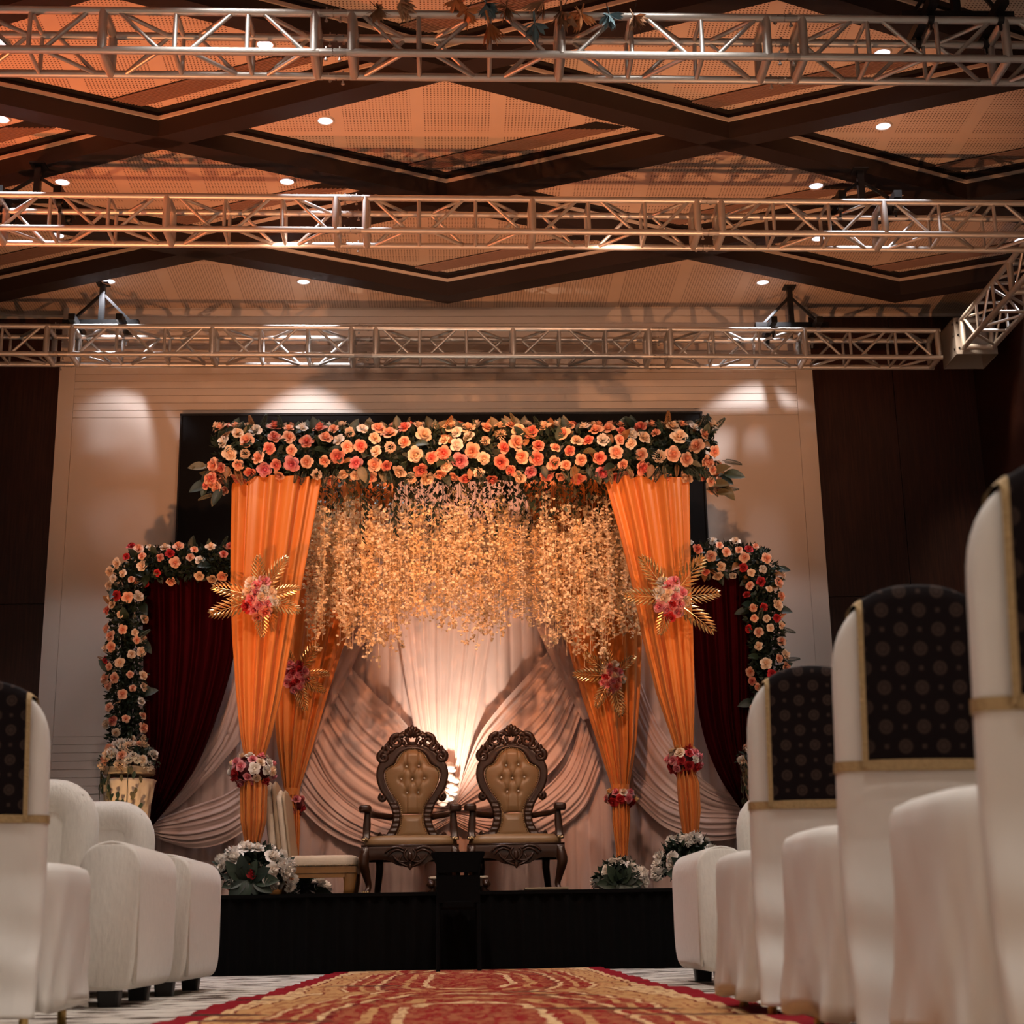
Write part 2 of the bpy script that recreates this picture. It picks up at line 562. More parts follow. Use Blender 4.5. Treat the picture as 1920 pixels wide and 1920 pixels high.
gb.add([a, b, b + _p * .175 - _e * .2, a + _p * .175 - _e * .16], [(0, 1, 2, 3)])
GBACK = gb.mesh('grille_slot', 'gap')
PANEL = me('ceiling_panel', [(HX * x * .84, HY * y * .84, 0) for x, y in ((1, 0), (0, 1), (-1, 0), (0, -1))] + [(HX * x * .84, HY * y * .84, .02) for x, y in ((1, 0), (0, 1), (-1, 0), (0, -1))],
           [(3, 2, 1, 0), (0, 1, 5, 4), (1, 2, 6, 5), (2, 3, 7, 6), (3, 0, 4, 7)], 'ceiling_perf')
for j in range(-9, 4):
    for i in range(-2, 5):
        x = X0 + i * HX; y = Y0 + j * HY
        if (i + j) % 2 == 0:
            if j <= 2 and x < 7:
                for sg in (1, -1):
                    # segment towards +Y on both sides
                    if sg == 1 and x < XR - .1:
                        ob('beam', BM[1], ce, (x, y, 0))
                    if sg == -1:
                        ob('beam', BM[-1], ce, (x - HX, y + HY, 0))
        elif j <= 2 and -6 < x < 5.6:
            ob('trim_strip', TRIM, ce, (x, y, 0)); ob('shadow_gap', GAP, ce, (x, y, 0))
            ob('grille_slot', GBACK, ce, (x, y, CEIL - .004)); ob('air_grille', GRILLE, ce, (x, y, CEIL - .017))

# ------------------------------------------------------------------ downlights
rim = MB().rings([[(r * math.cos(2 * PI * k / 24), r * math.sin(2 * PI * k / 24), z) for k in range(24)] for r, z in ((.056, .004), (.058, -.012), (.068, -.014), (.072, 0))], cap=False).mesh('ring', 'cream_trim', True)
lens = me('lens', [(.057 * math.cos(2 * PI * k / 24), .057 * math.sin(2 * PI * k / 24), -.006) for k in range(24)], [tuple(range(23, -1, -1))], 'lamp_white')
DL = [((3, 222), 'at the frame edge beside the second beam crossing from the top'), ((610, 225), 'alone in the middle diamond, above its truss shadow'),
      ((1656, 235), 'in the diamond right of the second beam crossing'), ((117, 340), 'beside the hanger over the middle truss'),
      ((538, 339), 'just above the middle truss near its coupling'), ((1530, 347), 'above the middle truss near its right-hand hanger'),
      ((108, 440), 'seen through the middle truss below its hanger'), ((1534, 446), 'seen through the lower half of the middle truss by its hanger'),
      ((204, 526), 'by the drop post above the wall truss'), ((569, 527), 'over the bright stretch of the wall truss'),
      ((1430, 528), 'beside the hanger over the wall truss, in orange light'), ((0, 78), 'at the frame edge behind the flower-hung truss'),
      ((497, 82), 'seen through the left-hand bays of the flower-hung truss'), ((1654, 98), 'seen through the right-hand bays of the flower-hung truss'),
      ((1914, 449), 'at the frame edge above the receding side truss')]
for (px, py), tx in DL:
    p = PZ(px, py, CEIL)
    t = thing('downlight', 'round white ceiling downlight ' + tx, 'downlight', p, 0, 'round ceiling downlights')
    ob('ring', rim, t); ob('lens', lens, t)
    pw = DOWN_W * (1.25 if p.y > 13.3 else .8)
    spot('downlight_lamp', (p.x, p.y, CEIL - .02), (p.x, p.y, 0), (.97, .95, 1.0), pw, 78 if p.y > 13.3 else 62, .3 if p.y > 13.3 else .2, .035)

# ------------------------------------------------------------------ trusses
TA, TZ = .27, 5.70
K3 = 1.02
BAY = .4355


def section(t, x0, pos, axis, flip):
    """one truss section of six bays from coordinate x0; pos(u, dy, dz) maps to world"""
    L = 6 * BAY
    c4 = [(0, 0), (TA, 0), (TA, -TA), (0, -TA)]
    for dy, dz in c4:
        rod('chord', pos(x0, dy, dz), pos(x0 + L, dy, dz), .025, t)
    for k in range(7):
        thick = k in (0, 3, 6)
        u = x0 + k * BAY + (.03 if k == 0 else -.03 if k == 6 else 0)
        for q in range(4):
            a = c4[q]; b = c4[(q + 1) % 4]
            rod('frame_tube' if thick else 'post', pos(u, *a), pos(u, *b), .028 if thick else .014, t)
    for k in range(6):
        for q in range(4):
            a = c4[q]; b = c4[(q + 1) % 4]
            up = (k + flip + (q % 2)) % 2 == 0
            u0 = x0 + k * BAY + .085; u1 = x0 + (k + 1) * BAY - .085
            # q runs top, back, bottom, front in turn
            if up:
                rod('brace', pos(u0, *a), pos(u1, *b), .0135, t)
            else:
                rod('brace', pos(u1, *a), pos(u0, *b), .0135, t)


coup = MB().tube([(0, 0, -.09), (0, 0, -.07), (0, 0, -.004), (0, 0, -.004), (0, 0, .004), (0, 0, .004), (0, 0, .07), (0, 0, .09)],
                 [.022, .024, .026, .019, .019, .026, .024, .022], 12).mesh('coupler', 'alu_dull', False)
pinm = MB().tube([(0, -.05, 0), (0, .04, 0)], .006, 6).tube([(0, -.056, 0), (0, -.048, 0)], .012, 6).mesh('pin', 'alu_dull')


def coupler(t, p, xdir):
    q = Vector(xdir).to_track_quat('Z', 'Y')
    c = ob('coupler', coup, t, p, q)
    for s_ in (-.042, .042):
        ob('pin', pinm, c, (0, 0, s_), (0, 0, R.choice((0, PI / 2))))


def truss(name, label, joints, y0, slope, flips, k=1.0):
    t = thing(name, label, 'truss', (0, y0 * k, EYE.z + (TZ - EYE.z) * k))
    t.scale = (k, k, k)

    def pos(u, dy, dz):
        return Vector((u, u * slope + dy, dz))
    for k in range(len(joints) - 1):
        section(t, joints[k] + .0835, pos, 'x', flips[k])
    for j in joints[:-1]:
        for dy, dz in ((0, 0), (TA, 0), (TA, -TA), (0, -TA)):
            coupler(t, pos(j, dy, dz), (1, slope, 0))
    return t


truss('box_truss', 'silver box truss with dried flower heads tied along its top tube', [-3.487, -.7075, 2.072, 4.85], 8.262, .0092, [1, 0, 1])
truss('box_truss', 'silver box truss crossing under the middle rows of ceiling diamonds', [-3.543, -.763, 1.98, 4.76], 10.71, .0156, [1, 0, 1])
t3 = truss('box_truss', 'silver box truss running along in front of the white plank wall', [-6.376, -3.596, -.816, 1.94, 4.70], 13.33, .019, [0, 1, 0, 1], K3)
# side truss with corner block
t4 = thing('box_truss', 'silver box truss running from the corner block towards the audience', 'truss', (4.76 * K3, 13.20 * K3, EYE.z + (TZ - EYE.z) * K3))
t4.scale = (K3, K3, K3)
for k in range(2):
    section(t4, .02 + k * 2.78, lambda u, dy, dz: Vector((dy, -u, dz)), 'y', k)
for dy, dz in ((0, 0), (TA, 0), (TA, -TA), (0, -TA)):
    coupler(t4, Vector((dy, -2.715, dz)), (0, 1, 0))
cb = thing('corner_block', 'hollow grey metal corner block joining two trusses by the wood wall', 'truss corner', (4.70 * K3, 13.20 * K3, EYE.z + (TZ - EYE.z) * K3))
cb.scale = (K3, K3, K3)
bx = MB(); z0, z1, hx, hy, th = -TA - .05, .05, .39, .40, .008
bx.box(0, hx, 0, th, z0, z1); bx.box(0, hx, hy - th, hy, z0, z1); bx.box(0, th, th, hy - th, z0, z1); bx.box(hx - th, hx, th, hy - th, z0, z1); bx.box(0, hx, 0, hy, z1 - th, z1)
bx.put('shell', 'alu_dull', cb)
for z in (z0 + .06, z0 + .19, z1 - .06):
    rod('bolt', (.03, -.006, z), (.03, .004, z), .010, cb, 'black_metal')
    rod('bolt', (-.006, .04, z), (.004, .04, z), .010, cb, 'black_metal')


# ------------------------------------------------------------------ truss hangers
def hanger(px, Y, label, k=1.0, top=CEIL, oy=0):
    X = P(px, 600 if Y > 13 else 380 if Y > 10 else 60, Y).x
    zt = EYE.z + (TZ - EYE.z) * k; top = top - zt + TZ
    t = thing('truss_hanger', label, 'hanger', (X * k, Y * k + TA / 2, zt), 0, 'black truss hangers')
    MB().box(-.025, .025, -.025, .025, .10, top - TZ).put('drop_post', 'black_metal', t)
    MB().box(-.06, .06, -.06, .06, top - TZ - .012, top - TZ).put('ceiling_plate', 'black_metal', t)
    for s_ in (-1, 1):
        MB().tube([(0, 0, top - TZ - .10), (s_ * .30, 0, .10)], .016, 4).put('strut', 'black_metal', t)
        MB().box(s_ * .22 - .03, s_ * .22 + .03, -TA / 2 - .10, TA / 2 + .10, .045, .105).put('cross_bar', 'black_metal', t)
        for q in (-1, 1):
            c = MB().rings([[(s_ * .22 + x, q * TA / 2 + r * math.cos(a), r * math.sin(a)) for a in [2 * PI * k / 14 for k in range(14)]] for x, r in ((-.018, .027), (-.018, .036), (.018, .036), (.018, .027))], cap=False)
            c.box(s_ * .22 - .008, s_ * .22 + .008, q * TA / 2 - .008, q * TA / 2 + .008, -.075, -.03)
            c.put('clamp', 'galv' if (s_ > 0 and Y > 13) else 'black_metal', t)
    MB().box(-.36, .36, -.03, .03, .085, .13).put('spreader_bar', 'black_metal', t)


hanger(183, 13.3, 'black steel hanger over the brightly lit stretch of the wall truss', K3)
hanger(1490, 13.4, 'black steel hanger over the wall truss where white wall meets wood', K3)
hanger(58, 10.80, 'black steel hanger holding the middle truss beside two downlights at the frame edge', 1, ZB)
hanger(1626, 10.86, 'black steel hanger holding the middle truss under a dark ceiling beam', 1, ZB)
hanger(1812, 8.28, 'black and silver hanger holding the flower-hung truss in the picture corner')


# ------------------------------------------------------------------ dried flower ornaments on the first truss
def dried(seed, n, spread, L):
    r = random.Random(seed); m = MB()
    for k in range(n):
        a = r.uniform(0, 2 * PI); e = r.uniform(-.2, 1) * spread
        d = Vector((math.cos(a) * math.sin(e), math.sin(a) * math.sin(e), -math.cos(e)))
        s_ = d.orthogonal().normalized(); ln = L * r.uniform(.7, 1.1); w = L * .13
        m.add([(0, 0, 0), d * ln * .6 + s_ * w, d * ln, d * ln * .6 - s_ * w + d.cross(s_) * w * .5], [(0, 1, 2), (0, 2, 3)])
    m.tube([(0, 0, 0), (0, 0, L * .5)], L * .05, 5)
    return m.mesh('petals', 'orn_brown')


DR = [dried(1, 60, 1.1, .065), dried(2, 26, .7, .10), dried(3, 34, 1.5, .07), dried(4, 16, 1.5, .08)]
ORN = [(708, 26, 0, 'orn_brown', 'shaggy brown dried flower head at the end of the row nearest the coupling'), (752, 8, 1, 'orn_tan', 'pale tan feathery leaf hung near the shaggy brown head'),
       (856, 8, 2, 'orn_orange', 'bright orange dried flower above the first truss post'), (874, 30, 3, 'orn_orange', 'small orange leaf beside the dark centred dried flower'),
       (912, 16, 0, 'orn_blue', 'dark blue-grey dried flower head with tan fringe on the truss'), (917, 52, 1, 'orn_orange', 'long orange tassel hanging lowest of the dried flowers'),
       (950, 22, 2, 'orn_brown', 'rusty star-shaped dried flower on the truss tube'), (1020, 10, 1, 'orn_tan', 'tan feathery tuft over the truss tube mid row'),
       (1002, 52, 3, 'orn_blue', 'small dark blue star hanging below the truss tube'), (1052, 30, 1, 'orn_brown', 'brown dried bloom against the thick truss frame'),
       (1090, 34, 2, 'orn_orange', 'orange spiky star flower beside the thick truss frame'), (1142, 36, 2, 'orn_blue', 'teal blue spiky star flower on the truss'),
       (1188, 40, 0, 'orn_brown', 'brown dried head ending the row of truss ornaments')]
for px, py, k, m, lb in ORN:
    p = P(px, py - 10, 8.20)
    t = thing('dried_flower', lb, 'dried flower', p, R.uniform(0, 6), 'dried flower heads tied to the truss')
    o = ob('petals', DR[k], t, (0, 0, 0), (R.uniform(-.5, .5), R.uniform(-.5, .5), 0), R.uniform(1.35, 1.7), m)
    rod('tie', (0, 0, 0), (0, .05, .06), .002, t, 'black_metal')

# ------------------------------------------------------------------ stage, screen
SF, SH = 11.15, .545
st = thing('stage', 'low stage with black skirt under the wedding decor', 'stage', (0, SF, 0))
MB().box(-3.6, 3.6, .03, 3.10, .05, SH).put('deck', 'stage_black', st)
MB().grid(lambda u, v: Vector((-3.6 + 7.2 * u, .012 * math.sin(u * 420) + .006 * math.sin(u * 173), SH * (1 - v))), 700, 1).put('skirt', 'stage_black', st)
MB().box(-3.62, 3.62, -.024, .04, SH - .025, SH).put('edge_strip', 'stage_black', st)
sc = thing('led_screen', 'large black screen panel on the white wall behind the floral canopy', 'screen', (0, YW - .013, 0))
sc.scale = (.985, 1, 1)
MB().box(-2.66, 2.48, -.09, 0, .7, 5.165).put('panel', 'screen_black', sc)
MB().box(-2.68, 2.50, -.095, -.0, 5.150, 5.170).box(-2.675, -2.66, -.1, 0, .7, 5.165).box(2.48, 2.495, -.1, 0, .7, 5.165).put('frame', 'black_metal', sc)
for k in range(1, 5):
    MB().box(-2.66 + k * 1.028 - .001, -2.66 + k * 1.028 + .001, -.0912, -.089, .7, 5.15).put('seam', 'gap', sc)


# ------------------------------------------------------------------ cloth helpers
def swag(name, A, B, Y, folds, amp, parent, mat='mauve', nu=44, bulge=.03, gather=None, orient=1):
    a = smooth_pts([P(x, y, Y) for x, y in A], nu); b = smooth_pts([P(x, y, Y) for x, y in B], nu); nv = folds * 7
    ph = R.uniform(0, 6)

    def fn(u, v):
        i = u * nu; k = min(int(i), nu - 1); f = i - k
        p = a[k].lerp(a[k + 1], f).lerp(b[k].lerp(b[k + 1], f), v)
        wid = (a[k] - b[k]).length
        sc_ = min(1, .12 + wid / .32)
        w = v * folds * 2 * PI * .8 + 1.1 * math.sin(2.3 * u + ph + v * 5) + 1.3 * math.sin(v * 9 + ph * 1.7)
        h = amp * sc_ * (.45 * (1 - abs(math.sin(w * .5)) ** 1.4) + .35 * (.5 + .5 * math.sin(w * .37 + ph + u)) + .2 * (.5 + .5 * math.sin(w * 1.7 + ph)))
        p = p + Vector((0, -h - bulge * math.sin(PI * v) * sc_, -.25 * h))
        return p
    return MB().grid(fn, nu, nv).put(name, mat, parent, True)


def pleats(name, x0, x1, z0, z1, Y, n, amp, parent, mat='mauve', nz=2, seed=0):
    r = random.Random(seed); ph = [r.uniform(0, 6) for _ in range(4)]

    def fn(u, v):
        x = lerp(x0, x1, u); w = u * n * 2 * PI
        return Vector((x, Y - amp * (.5 * abs(math.sin(w * .5 + ph[0])) ** .5 + .3 * math.sin(w * .37 + ph[1] + .3 * v) + .2 * math.sin(w * .13 + ph[2])), lerp(z1, z0, v)))
    return MB().grid(fn, int(n * 8), nz).put(name, mat, parent, True)


BY = 13.42
bd = thing('backdrop_curtain', 'dusty mauve pleated backdrop with crossed swags behind the thrones', 'curtain', (0, 0, 0))
pleats('pleated_panel', -1.75, 1.95, SH, 4.25, BY + .06, 34, .05, bd, nz=10, seed=1)
pleats('pleated_panel', -2.85, -1.70, SH, 3.42, BY + .09, 11, .05, bd, seed=2)
pleats('pleated_panel', 1.90, 2.95, SH, 3.42, BY + .09, 11, .05, bd, seed=3)
swag('swag', [(572, 1372), (612, 1450), (672, 1508), (760, 1540), (846, 1522)], [(542, 1490), (600, 1550), (665, 1586), (740, 1596), (846, 1540)], BY - .02, 9, .035, bd)
swag('swag', [(655, 1246), (702, 1300), (756, 1350), (806, 1420), (846, 1505)], [(588, 1405), (626, 1475), (690, 1525), (770, 1540), (848, 1522)], BY - .05, 12, .035, bd)
swag('swag', [(1092, 1340), (1062, 1430), (1002, 1490), (922, 1525), (852, 1522)], [(1128, 1440), (1095, 1515), (1032, 1565), (950, 1595), (852, 1545)], BY - .02, 9, .035, bd)
swag('swag', [(1026, 1222), (985, 1270), (932, 1330), (892, 1390), (853, 1500)], [(1088, 1342), (1052, 1425), (985, 1485), (920, 1514), (852, 1522)], BY - .05, 12, .035, bd)
swag('sash', [(665, 1130), (600, 1290), (532, 1430)], [(722, 1130), (655, 1262), (578, 1425)], BY - .09, 4, .02, bd, nu=20, bulge=.01)
swag('sash', [(985, 1130), (1040, 1250), (1092, 1350)], [(1042, 1130), (1088, 1230), (1135, 1340)], BY - .09, 4, .02, bd, nu=20, bulge=.01)
swag('center_drape', [(738, 1080), (752, 1220), (778, 1370), (812, 1460), (842, 1512)], [(940, 1080), (918, 1220), (888, 1370), (866, 1460), (856, 1512)], BY - .08, 12, .035, bd, nu=50)
swag('swag', [(444, 1210), (420, 1330), (385, 1400), (340, 1470), (300, 1520)], [(450, 1390), (425, 1420), (395, 1455), (350, 1500), (310, 1530)], BY - .02, 7, .035, bd)
swag('swag', [(462, 1462), (420, 1490), (350, 1515), (300, 1535), (280, 1548)], [(462, 1555), (420, 1580), (365, 1590), (310, 1578), (280, 1562)], BY - .06, 8, .035, bd)
swag('swag', [(1192, 1250), (1230, 1350), (1280, 1420), (1330, 1470), (1400, 1500)], [(1180, 1420), (1225, 1480), (1280, 1520), (1335, 1535), (1400, 1535)], BY - .02, 9, .035, bd)
swag('swag', [(1185, 1440), (1240, 1490), (1300, 1515), (1350, 1520), (1405, 1525)], [(1190, 1500), (1245, 1550), (1310, 1572), (1350, 1575), (1405, 1565)], BY - .06, 6, .035, bd)
# crumpled bunch of white cloth where the folds meet
kn = MB(); rk = random.Random(4)
c0 = P(845, 1470, BY - .16)
for k in range(16):
    zz = -.17 + .022 * k
    c = c0 + Vector((rk.uniform(-.035, .035) - .05 * (k < 5) * (5 - k) / 5, rk.uniform(-.03, .0), zz))
    kn.ball(c, (rk.uniform(.03, .055), .03, rk.uniform(.02, .035)), 9, 5)
kn.put('cloth_bunch', 'knot_cloth', bd, True)


def velvet(label, A, B, Y):
    t = thing('velvet_curtain', label, 'curtain', (0, 0, 0), 0, 'maroon velvet side curtains')
    swag('velvet_cloth', A, B, Y, 9, .06, t, 'velvet', nu=50, bulge=.05)
    return t


velvet('dark maroon velvet curtain swept aside behind the lit pedestal flowers', [(268, 1075), (270, 1200), (272, 1350), (273, 1450), (276, 1545)], [(446, 1075), (442, 1210), (412, 1330), (362, 1450), (286, 1549)], 13.22)
velvet('dark maroon velvet curtain with a single red fold by the covered chairs', [(1290, 1075), (1298, 1210), (1312, 1350), (1345, 1450), (1398, 1530)], [(1440, 1075), (1440, 1200), (1436, 1350), (1430, 1450), (1412, 1536)], 13.22)


def drape(label, up, lo, Y, group, depth=.55):
    t = thing('orange_drape', label, 'drape', (0, 0, 0), 0, group)

    def part(name, rows, dd):
        ys = [r[0] for r in rows]; n = 132; rs = []
        N = 46
        ph = [R.uniform(0, 6) for _ in range(5)]
        for j in range(N + 1):
            y = lerp(ys[0], ys[-1], j / N)
            xl = interp(y, ys, [r[1] for r in rows]); xr = interp(y, ys, [r[2] for r in rows])
            a = P(xl, y, Y); b = P(xr, y, Y); rx = (b.x - a.x) / 2; cx = (a.x + b.x) / 2; z = (a.z + b.z) / 2
            ry = min(rx, .17) * dd + .02
            ring = []
            for k in range(n):
                th = 2 * PI * k / n
                w = .5 * math.sin(13 * th + ph[0] + .5 * math.sin(j * .06 + ph[3])) + .3 * math.sin(21 * th + ph[1]) + .2 * math.sin(7 * th + ph[2] + j * .03)
                am = .27
                ring.append((cx + rx * math.cos(th) * (1 + am * .35 * w), Y + ry * math.sin(th) * (1 + am * 1.9 * w), z))
            rs.append(ring)
        MB().rings(rs, cap=False).put(name, 'orange_cloth', t, True)
    part('upper_cloth', up, depth); part('lower_cloth', lo, .8)
    y0 = up[-1][0]; p = P((up[-1][1] + up[-1][2]) / 2, y0, Y); r = (P(up[-1][2], y0, Y).x - P(up[-1][1], y0, Y).x) / 2
    MB().rings([[(p.x + (r + .008) * math.cos(2 * PI * k / 24), Y + (r * .7 + .03) * math.sin(2 * PI * k / 24), p.z + z) for k in range(24)] for z in (-.03, .03)], cap=False).put('tie_band', 'orange_cloth', t, True)
    return t


DG = 'orange drapes tied along the canopy posts'
FY, KY = 12.0, 13.0
drape('bright orange gathered drape in front, beside the upright ivory chair', [(900, 440, 598), (1000, 438, 580), (1100, 437, 562), (1200, 440, 545), (1300, 446, 527), (1380, 453, 508), (1430, 462, 492)],
      [(1430, 462, 492), (1480, 452, 500), (1540, 453, 498), (1590, 462, 485), (1668, 455, 490)], FY, DG)
drape('orange gathered drape in front, beside the velvet curtain with one red fold', [(900, 1136, 1288), (1000, 1164, 1290), (1100, 1188, 1292), (1200, 1207, 1297), (1300, 1232, 1300), (1390, 1262, 1300), (1425, 1270, 1295)],
      [(1425, 1270, 1295), (1470, 1270, 1309), (1520, 1274, 1312), (1585, 1284, 1307), (1664, 1278, 1312)], FY, DG)
drape('golden orange inner drape behind the ivory chair', [(905, 512, 740), (1190, 512, 648), (1300, 515, 613), (1400, 522, 586), (1485, 534, 560)],
      [(1485, 534, 560), (1540, 536, 562), (1668, 538, 558)], KY, DG)
drape('golden orange inner drape standing beside a throne arm', [(905, 985, 1205), (1190, 1062, 1200), (1300, 1092, 1197), (1400, 1124, 1190), (1478, 1148, 1178)],
      [(1478, 1148, 1178), (1540, 1149, 1181), (1600, 1156, 1176), (1664, 1150, 1180)], KY, DG)


# ------------------------------------------------------------------ flowers and leaves
def rose_mesh(seed, openness=1.0):
    r = random.Random(seed); m = MB()
    m.ball((0, 0, .20), (.22, .20, .36), 7, 4)
    for n, rt, h, z0, wid, fl in ((3, .44, .66, -.04, 2.4, .03), (4, .74 * openness, .60, -.16, 1.95, .10), (5, 1.08 * openness, .50, -.30, 1.62, .26)):
        a0 = r.uniform(0, 6.28)
        for k in range(n):
            ang = a0 + 2 * PI * k / n + r.uniform(-.22, .22); tw = r.uniform(-.22, .22); q = r.uniform(.84, 1.08); dz = r.uniform(-.06, .08)

            def fn(u, v):
                th = ang + (u - .5) * wid; e = 1 - abs(2 * u - 1) ** 2.0
                rr = (.10 + (rt - .10) * math.sin(v * 1.35) / math.sin(1.35) * (.68 + .32 * e)) * q
                z = z0 + (h + dz) * v ** .75 * (.72 + .28 * e) - fl * max(0, v - .5) * 2.0 * e + tw * (u - .5) * v
                return Vector((rr * math.cos(th), rr * math.sin(th), z))
            m.grid(fn, 4, 3)
    return m.mesh('rose', 'r_peach', True)


ROSE = [rose_mesh(1), rose_mesh(2, .88), rose_mesh(3, 1.05), rose_mesh(4, .95), rose_mesh(5, 1.0)]


def pom_mesh(seed):
    r = random.Random(seed); m = MB()
    for k in range(46):
        z = 1 - 1.5 * (k + .5) / 46; a = k * 2.39996; s_ = math.sqrt(max(0, 1 - z * z))
        d = Vector((s_ * math.cos(a), s_ * math.sin(a), z)); t = d.orthogonal().normalized(); b = d.cross(t); q = r.uniform(.8, 1.05); w = .24
        m.add([d * .45, d * .8 * q + t * w, d * q + b * w * .4, d * .8 * q - t * w], [(0, 1, 2, 3)])
    return m.mesh('bloom', 'r_white', True)


POM = [pom_mesh(1), pom_mesh(2)]


def leaf_mesh(name, L, Wd, mat, curl=.25, seg=5):
    m = MB()

    def fn(u, v):
        w = Wd * math.sin(PI * min(1, v * .97 + .03)) ** .7 * (1 - .25 * v); x = (u - .5) * 2
        return Vector((x * w, -abs(x) * w * .35 - curl * L * v * v, v * L)) if False else Vector((x * w, v * L, abs(x) * w * .35 - curl * L * v * v))
    m.grid(fn, 2, seg)
    return m.mesh(name, mat, True)


LEAF = {k: leaf_mesh('leaf', 1, .30, k) for k in ('leaf_dark', 'leaf_mid', 'leaf_olive', 'leaf_bronze')}


def frond_mesh(name, mat, n=9, L=1.0, lw=.045, ll=.36):
    m = MB()
    pts = [(0, L * i / 8, -.12 * (i / 8) ** 2 * L) for i in range(9)]
    m.tube(pts, [.012 * (1.1 - i / 8) + .004 for i in range(9)], 4)
    for k in range(n):
        t = .12 + .88 * k / (n - 1); b = Vector((0, L * t, -.12 * t * t * L)); ln = ll * math.sin(PI * (.22 + .68 * t)) ** .8
        for s_ in (-1, 1):
            d = Vector((s_ * math.cos(.65 + .45 * t), math.sin(.65 + .45 * t), .12)).normalized()
            q = Vector((-d.y, d.x, 0)) * lw
            tip = b + d * ln + Vector((0, 0, -.06))
            m.add([b, b + d * ln * .55 + q, tip, b + d * ln * .55 - q, b + d * ln * .5 + Vector((0, 0, .03))], [(0, 1, 4), (1, 2, 4), (2, 3, 4), (3, 0, 4)])
    return m.mesh(name, mat, False)


FERN = {k: frond_mesh('fern', k, 12, 1, .03, .26) for k in ('leaf_dark', 'leaf_mid', 'leaf_bronze', 'leaf_olive')}
PALM = frond_mesh('palm_leaf', 'gold_leaf', 9, 1.0, .036, .42)


def nrm_quat(n, spin=None):
    q = Vector(n).normalized().to_track_quat('Z', 'Y')
    return q @ Quaternion((0, 0, 1), R.uniform(0, 2 * PI) if spin is None else spin)


def flower(parent, p, n, r, mat, kind='rose'):
    md = R.choice(ROSE) if kind == 'rose' else R.choice(POM)
    return ob(kind, md, parent, p, nrm_quat(n), r, mat)


def leaf(parent, p, d, n, L, mat, fern=False):
    d = Vector(d).normalized(); n = Vector(n); n = (n - d * n.dot(d))
    if n.length < .01:
        n = d.orthogonal()
    n.normalize(); x = d.cross(n)
    q = Matrix((x, d, n)).transposed().to_quaternion()
    if fern:
        return ob('fern', FERN[mat], parent, p, q, L)
    return ob('leaf', LEAF[mat], parent, p, q, L)


def foliage(parent, pts, L, mat, seed, n_per=1):
    """mass of small leaves too fine to count, joined"""
    r = random.Random(seed); m = MB()
    for p, nrm in pts:
        d = (Vector(nrm) * .8 + Vector((r.uniform(-1, 1), r.uniform(-1, 1), r.uniform(-1, 1)))).normalized()
        s_ = d.cross(Vector((r.uniform(-1, 1), r.uniform(-1, 1), r.uniform(-1, 1)))).normalized(); l = L * r.uniform(.6, 1.3); w = l * .22
        p = Vector(p)
        m.add([p, p + d * l * .5 + s_ * w, p + d * l, p + d * l * .5 - s_ * w], [(0, 1, 2, 3)])
    o = m.put('foliage', mat, parent); o['kind'] = 'stuff'
    return o


def pick(w):
    t = R.uniform(0, sum(x for _, x in w))
    for k, x in w:
        t -= x
        if t <= 0:
            return k
    return w[-1][0]


def scatter(cands, rmin):
    out = []
    for c in cands:
        if all((c[0] - o[0]).length > rmin * .5 * (c[2] + o[2]) for o in out):
            out.append(c)
    return out


# --- canopy beam: long floral garland between the front drapes
bm = thing('floral_beam', 'long garland of peach, coral and cream roses across the canopy top', 'flower garland', (0, 0, 0))
ax0, ax1 = P(408, 860, FY).x, P(1332, 860, FY).x
zc, rz, ry = 4.05, .215, .20
MB().rings([[(x, FY + .01 + .15 * math.cos(a), zc + .15 * math.sin(a)) for a in [2 * PI * k / 12 for k in range(12)]] for x in (ax0 + .06, ax1 - .06)]).put('foam_core', 'leaf_dark', bm)
fp = []
for _ in range(5200):
    x = R.uniform(ax0 - .02, ax1 + .02); a = R.uniform(-PI * .62, PI * .75); q = R.uniform(.6, .93)
    n = Vector((R.uniform(-.3, .3), -math.cos(a), math.sin(a)))
    fp.append((Vector((x, FY, zc)) + Vector((0, -math.cos(a) * ry * q, math.sin(a) * rz * q)), n))
foliage(bm, fp[:3700], .075, 'leaf_dark', 1); foliage(bm, fp[3700:], .07, 'leaf_mid', 2)
cands = []
for _ in range(2600):
    x = R.uniform(ax0 - .02, ax1 + .02); a = R.uniform(-PI * .42, PI * .52)
    n = Vector((R.uniform(-.6, .6), -math.cos(a), math.sin(a) * .9 + R.uniform(-.35, .45)))
    if x < ax0 + .1:
        n.x -= .7
    if x > ax1 - .1:
        n.x += .7
    cands.append((Vector((x, FY - math.cos(a) * ry * 1.14, zc + math.sin(a) * rz * 1.12)), n, R.uniform(.048, .072), a))
for p, n, r, a in scatter(cands, 1.72):
    lowr = a < -.05
    rightish = (p.x - ax0) / (ax1 - ax0) > .78
    mt = pick([('r_peach', 5), ('r_coral', 3.2 if not rightish else 1), ('r_cream', 1.6), ('r_pink', 1.6)]) if lowr else pick([('r_peach', 3.4), ('r_cream', 3.6), ('r_white', 2.4), ('r_coral', 1.4)])
    if R.random() < .07:
        flower(bm, p, n, r * .9, 'r_cream', 'bloom')
    else:
        flower(bm, p, n, r, mt)
for k in range(78):
    x = R.uniform(ax0, ax1); a = R.uniform(-PI * .5, PI * .5); a = a if R.random() < .5 else R.uniform(.9, 1.6)
    o = Vector((x, FY - math.cos(a) * ry * .8, zc + math.sin(a) * rz * .8))
    d = Vector((R.uniform(-.7, .7), -math.cos(a) * .7, math.sin(a) + .1)); m = pick([('leaf_dark', 4), ('leaf_mid', 3), ('leaf_olive', 1.2), ('leaf_bronze', .7)])
    leaf(bm, o, d, (0, -1, .3), R.uniform(.09, .16), m)
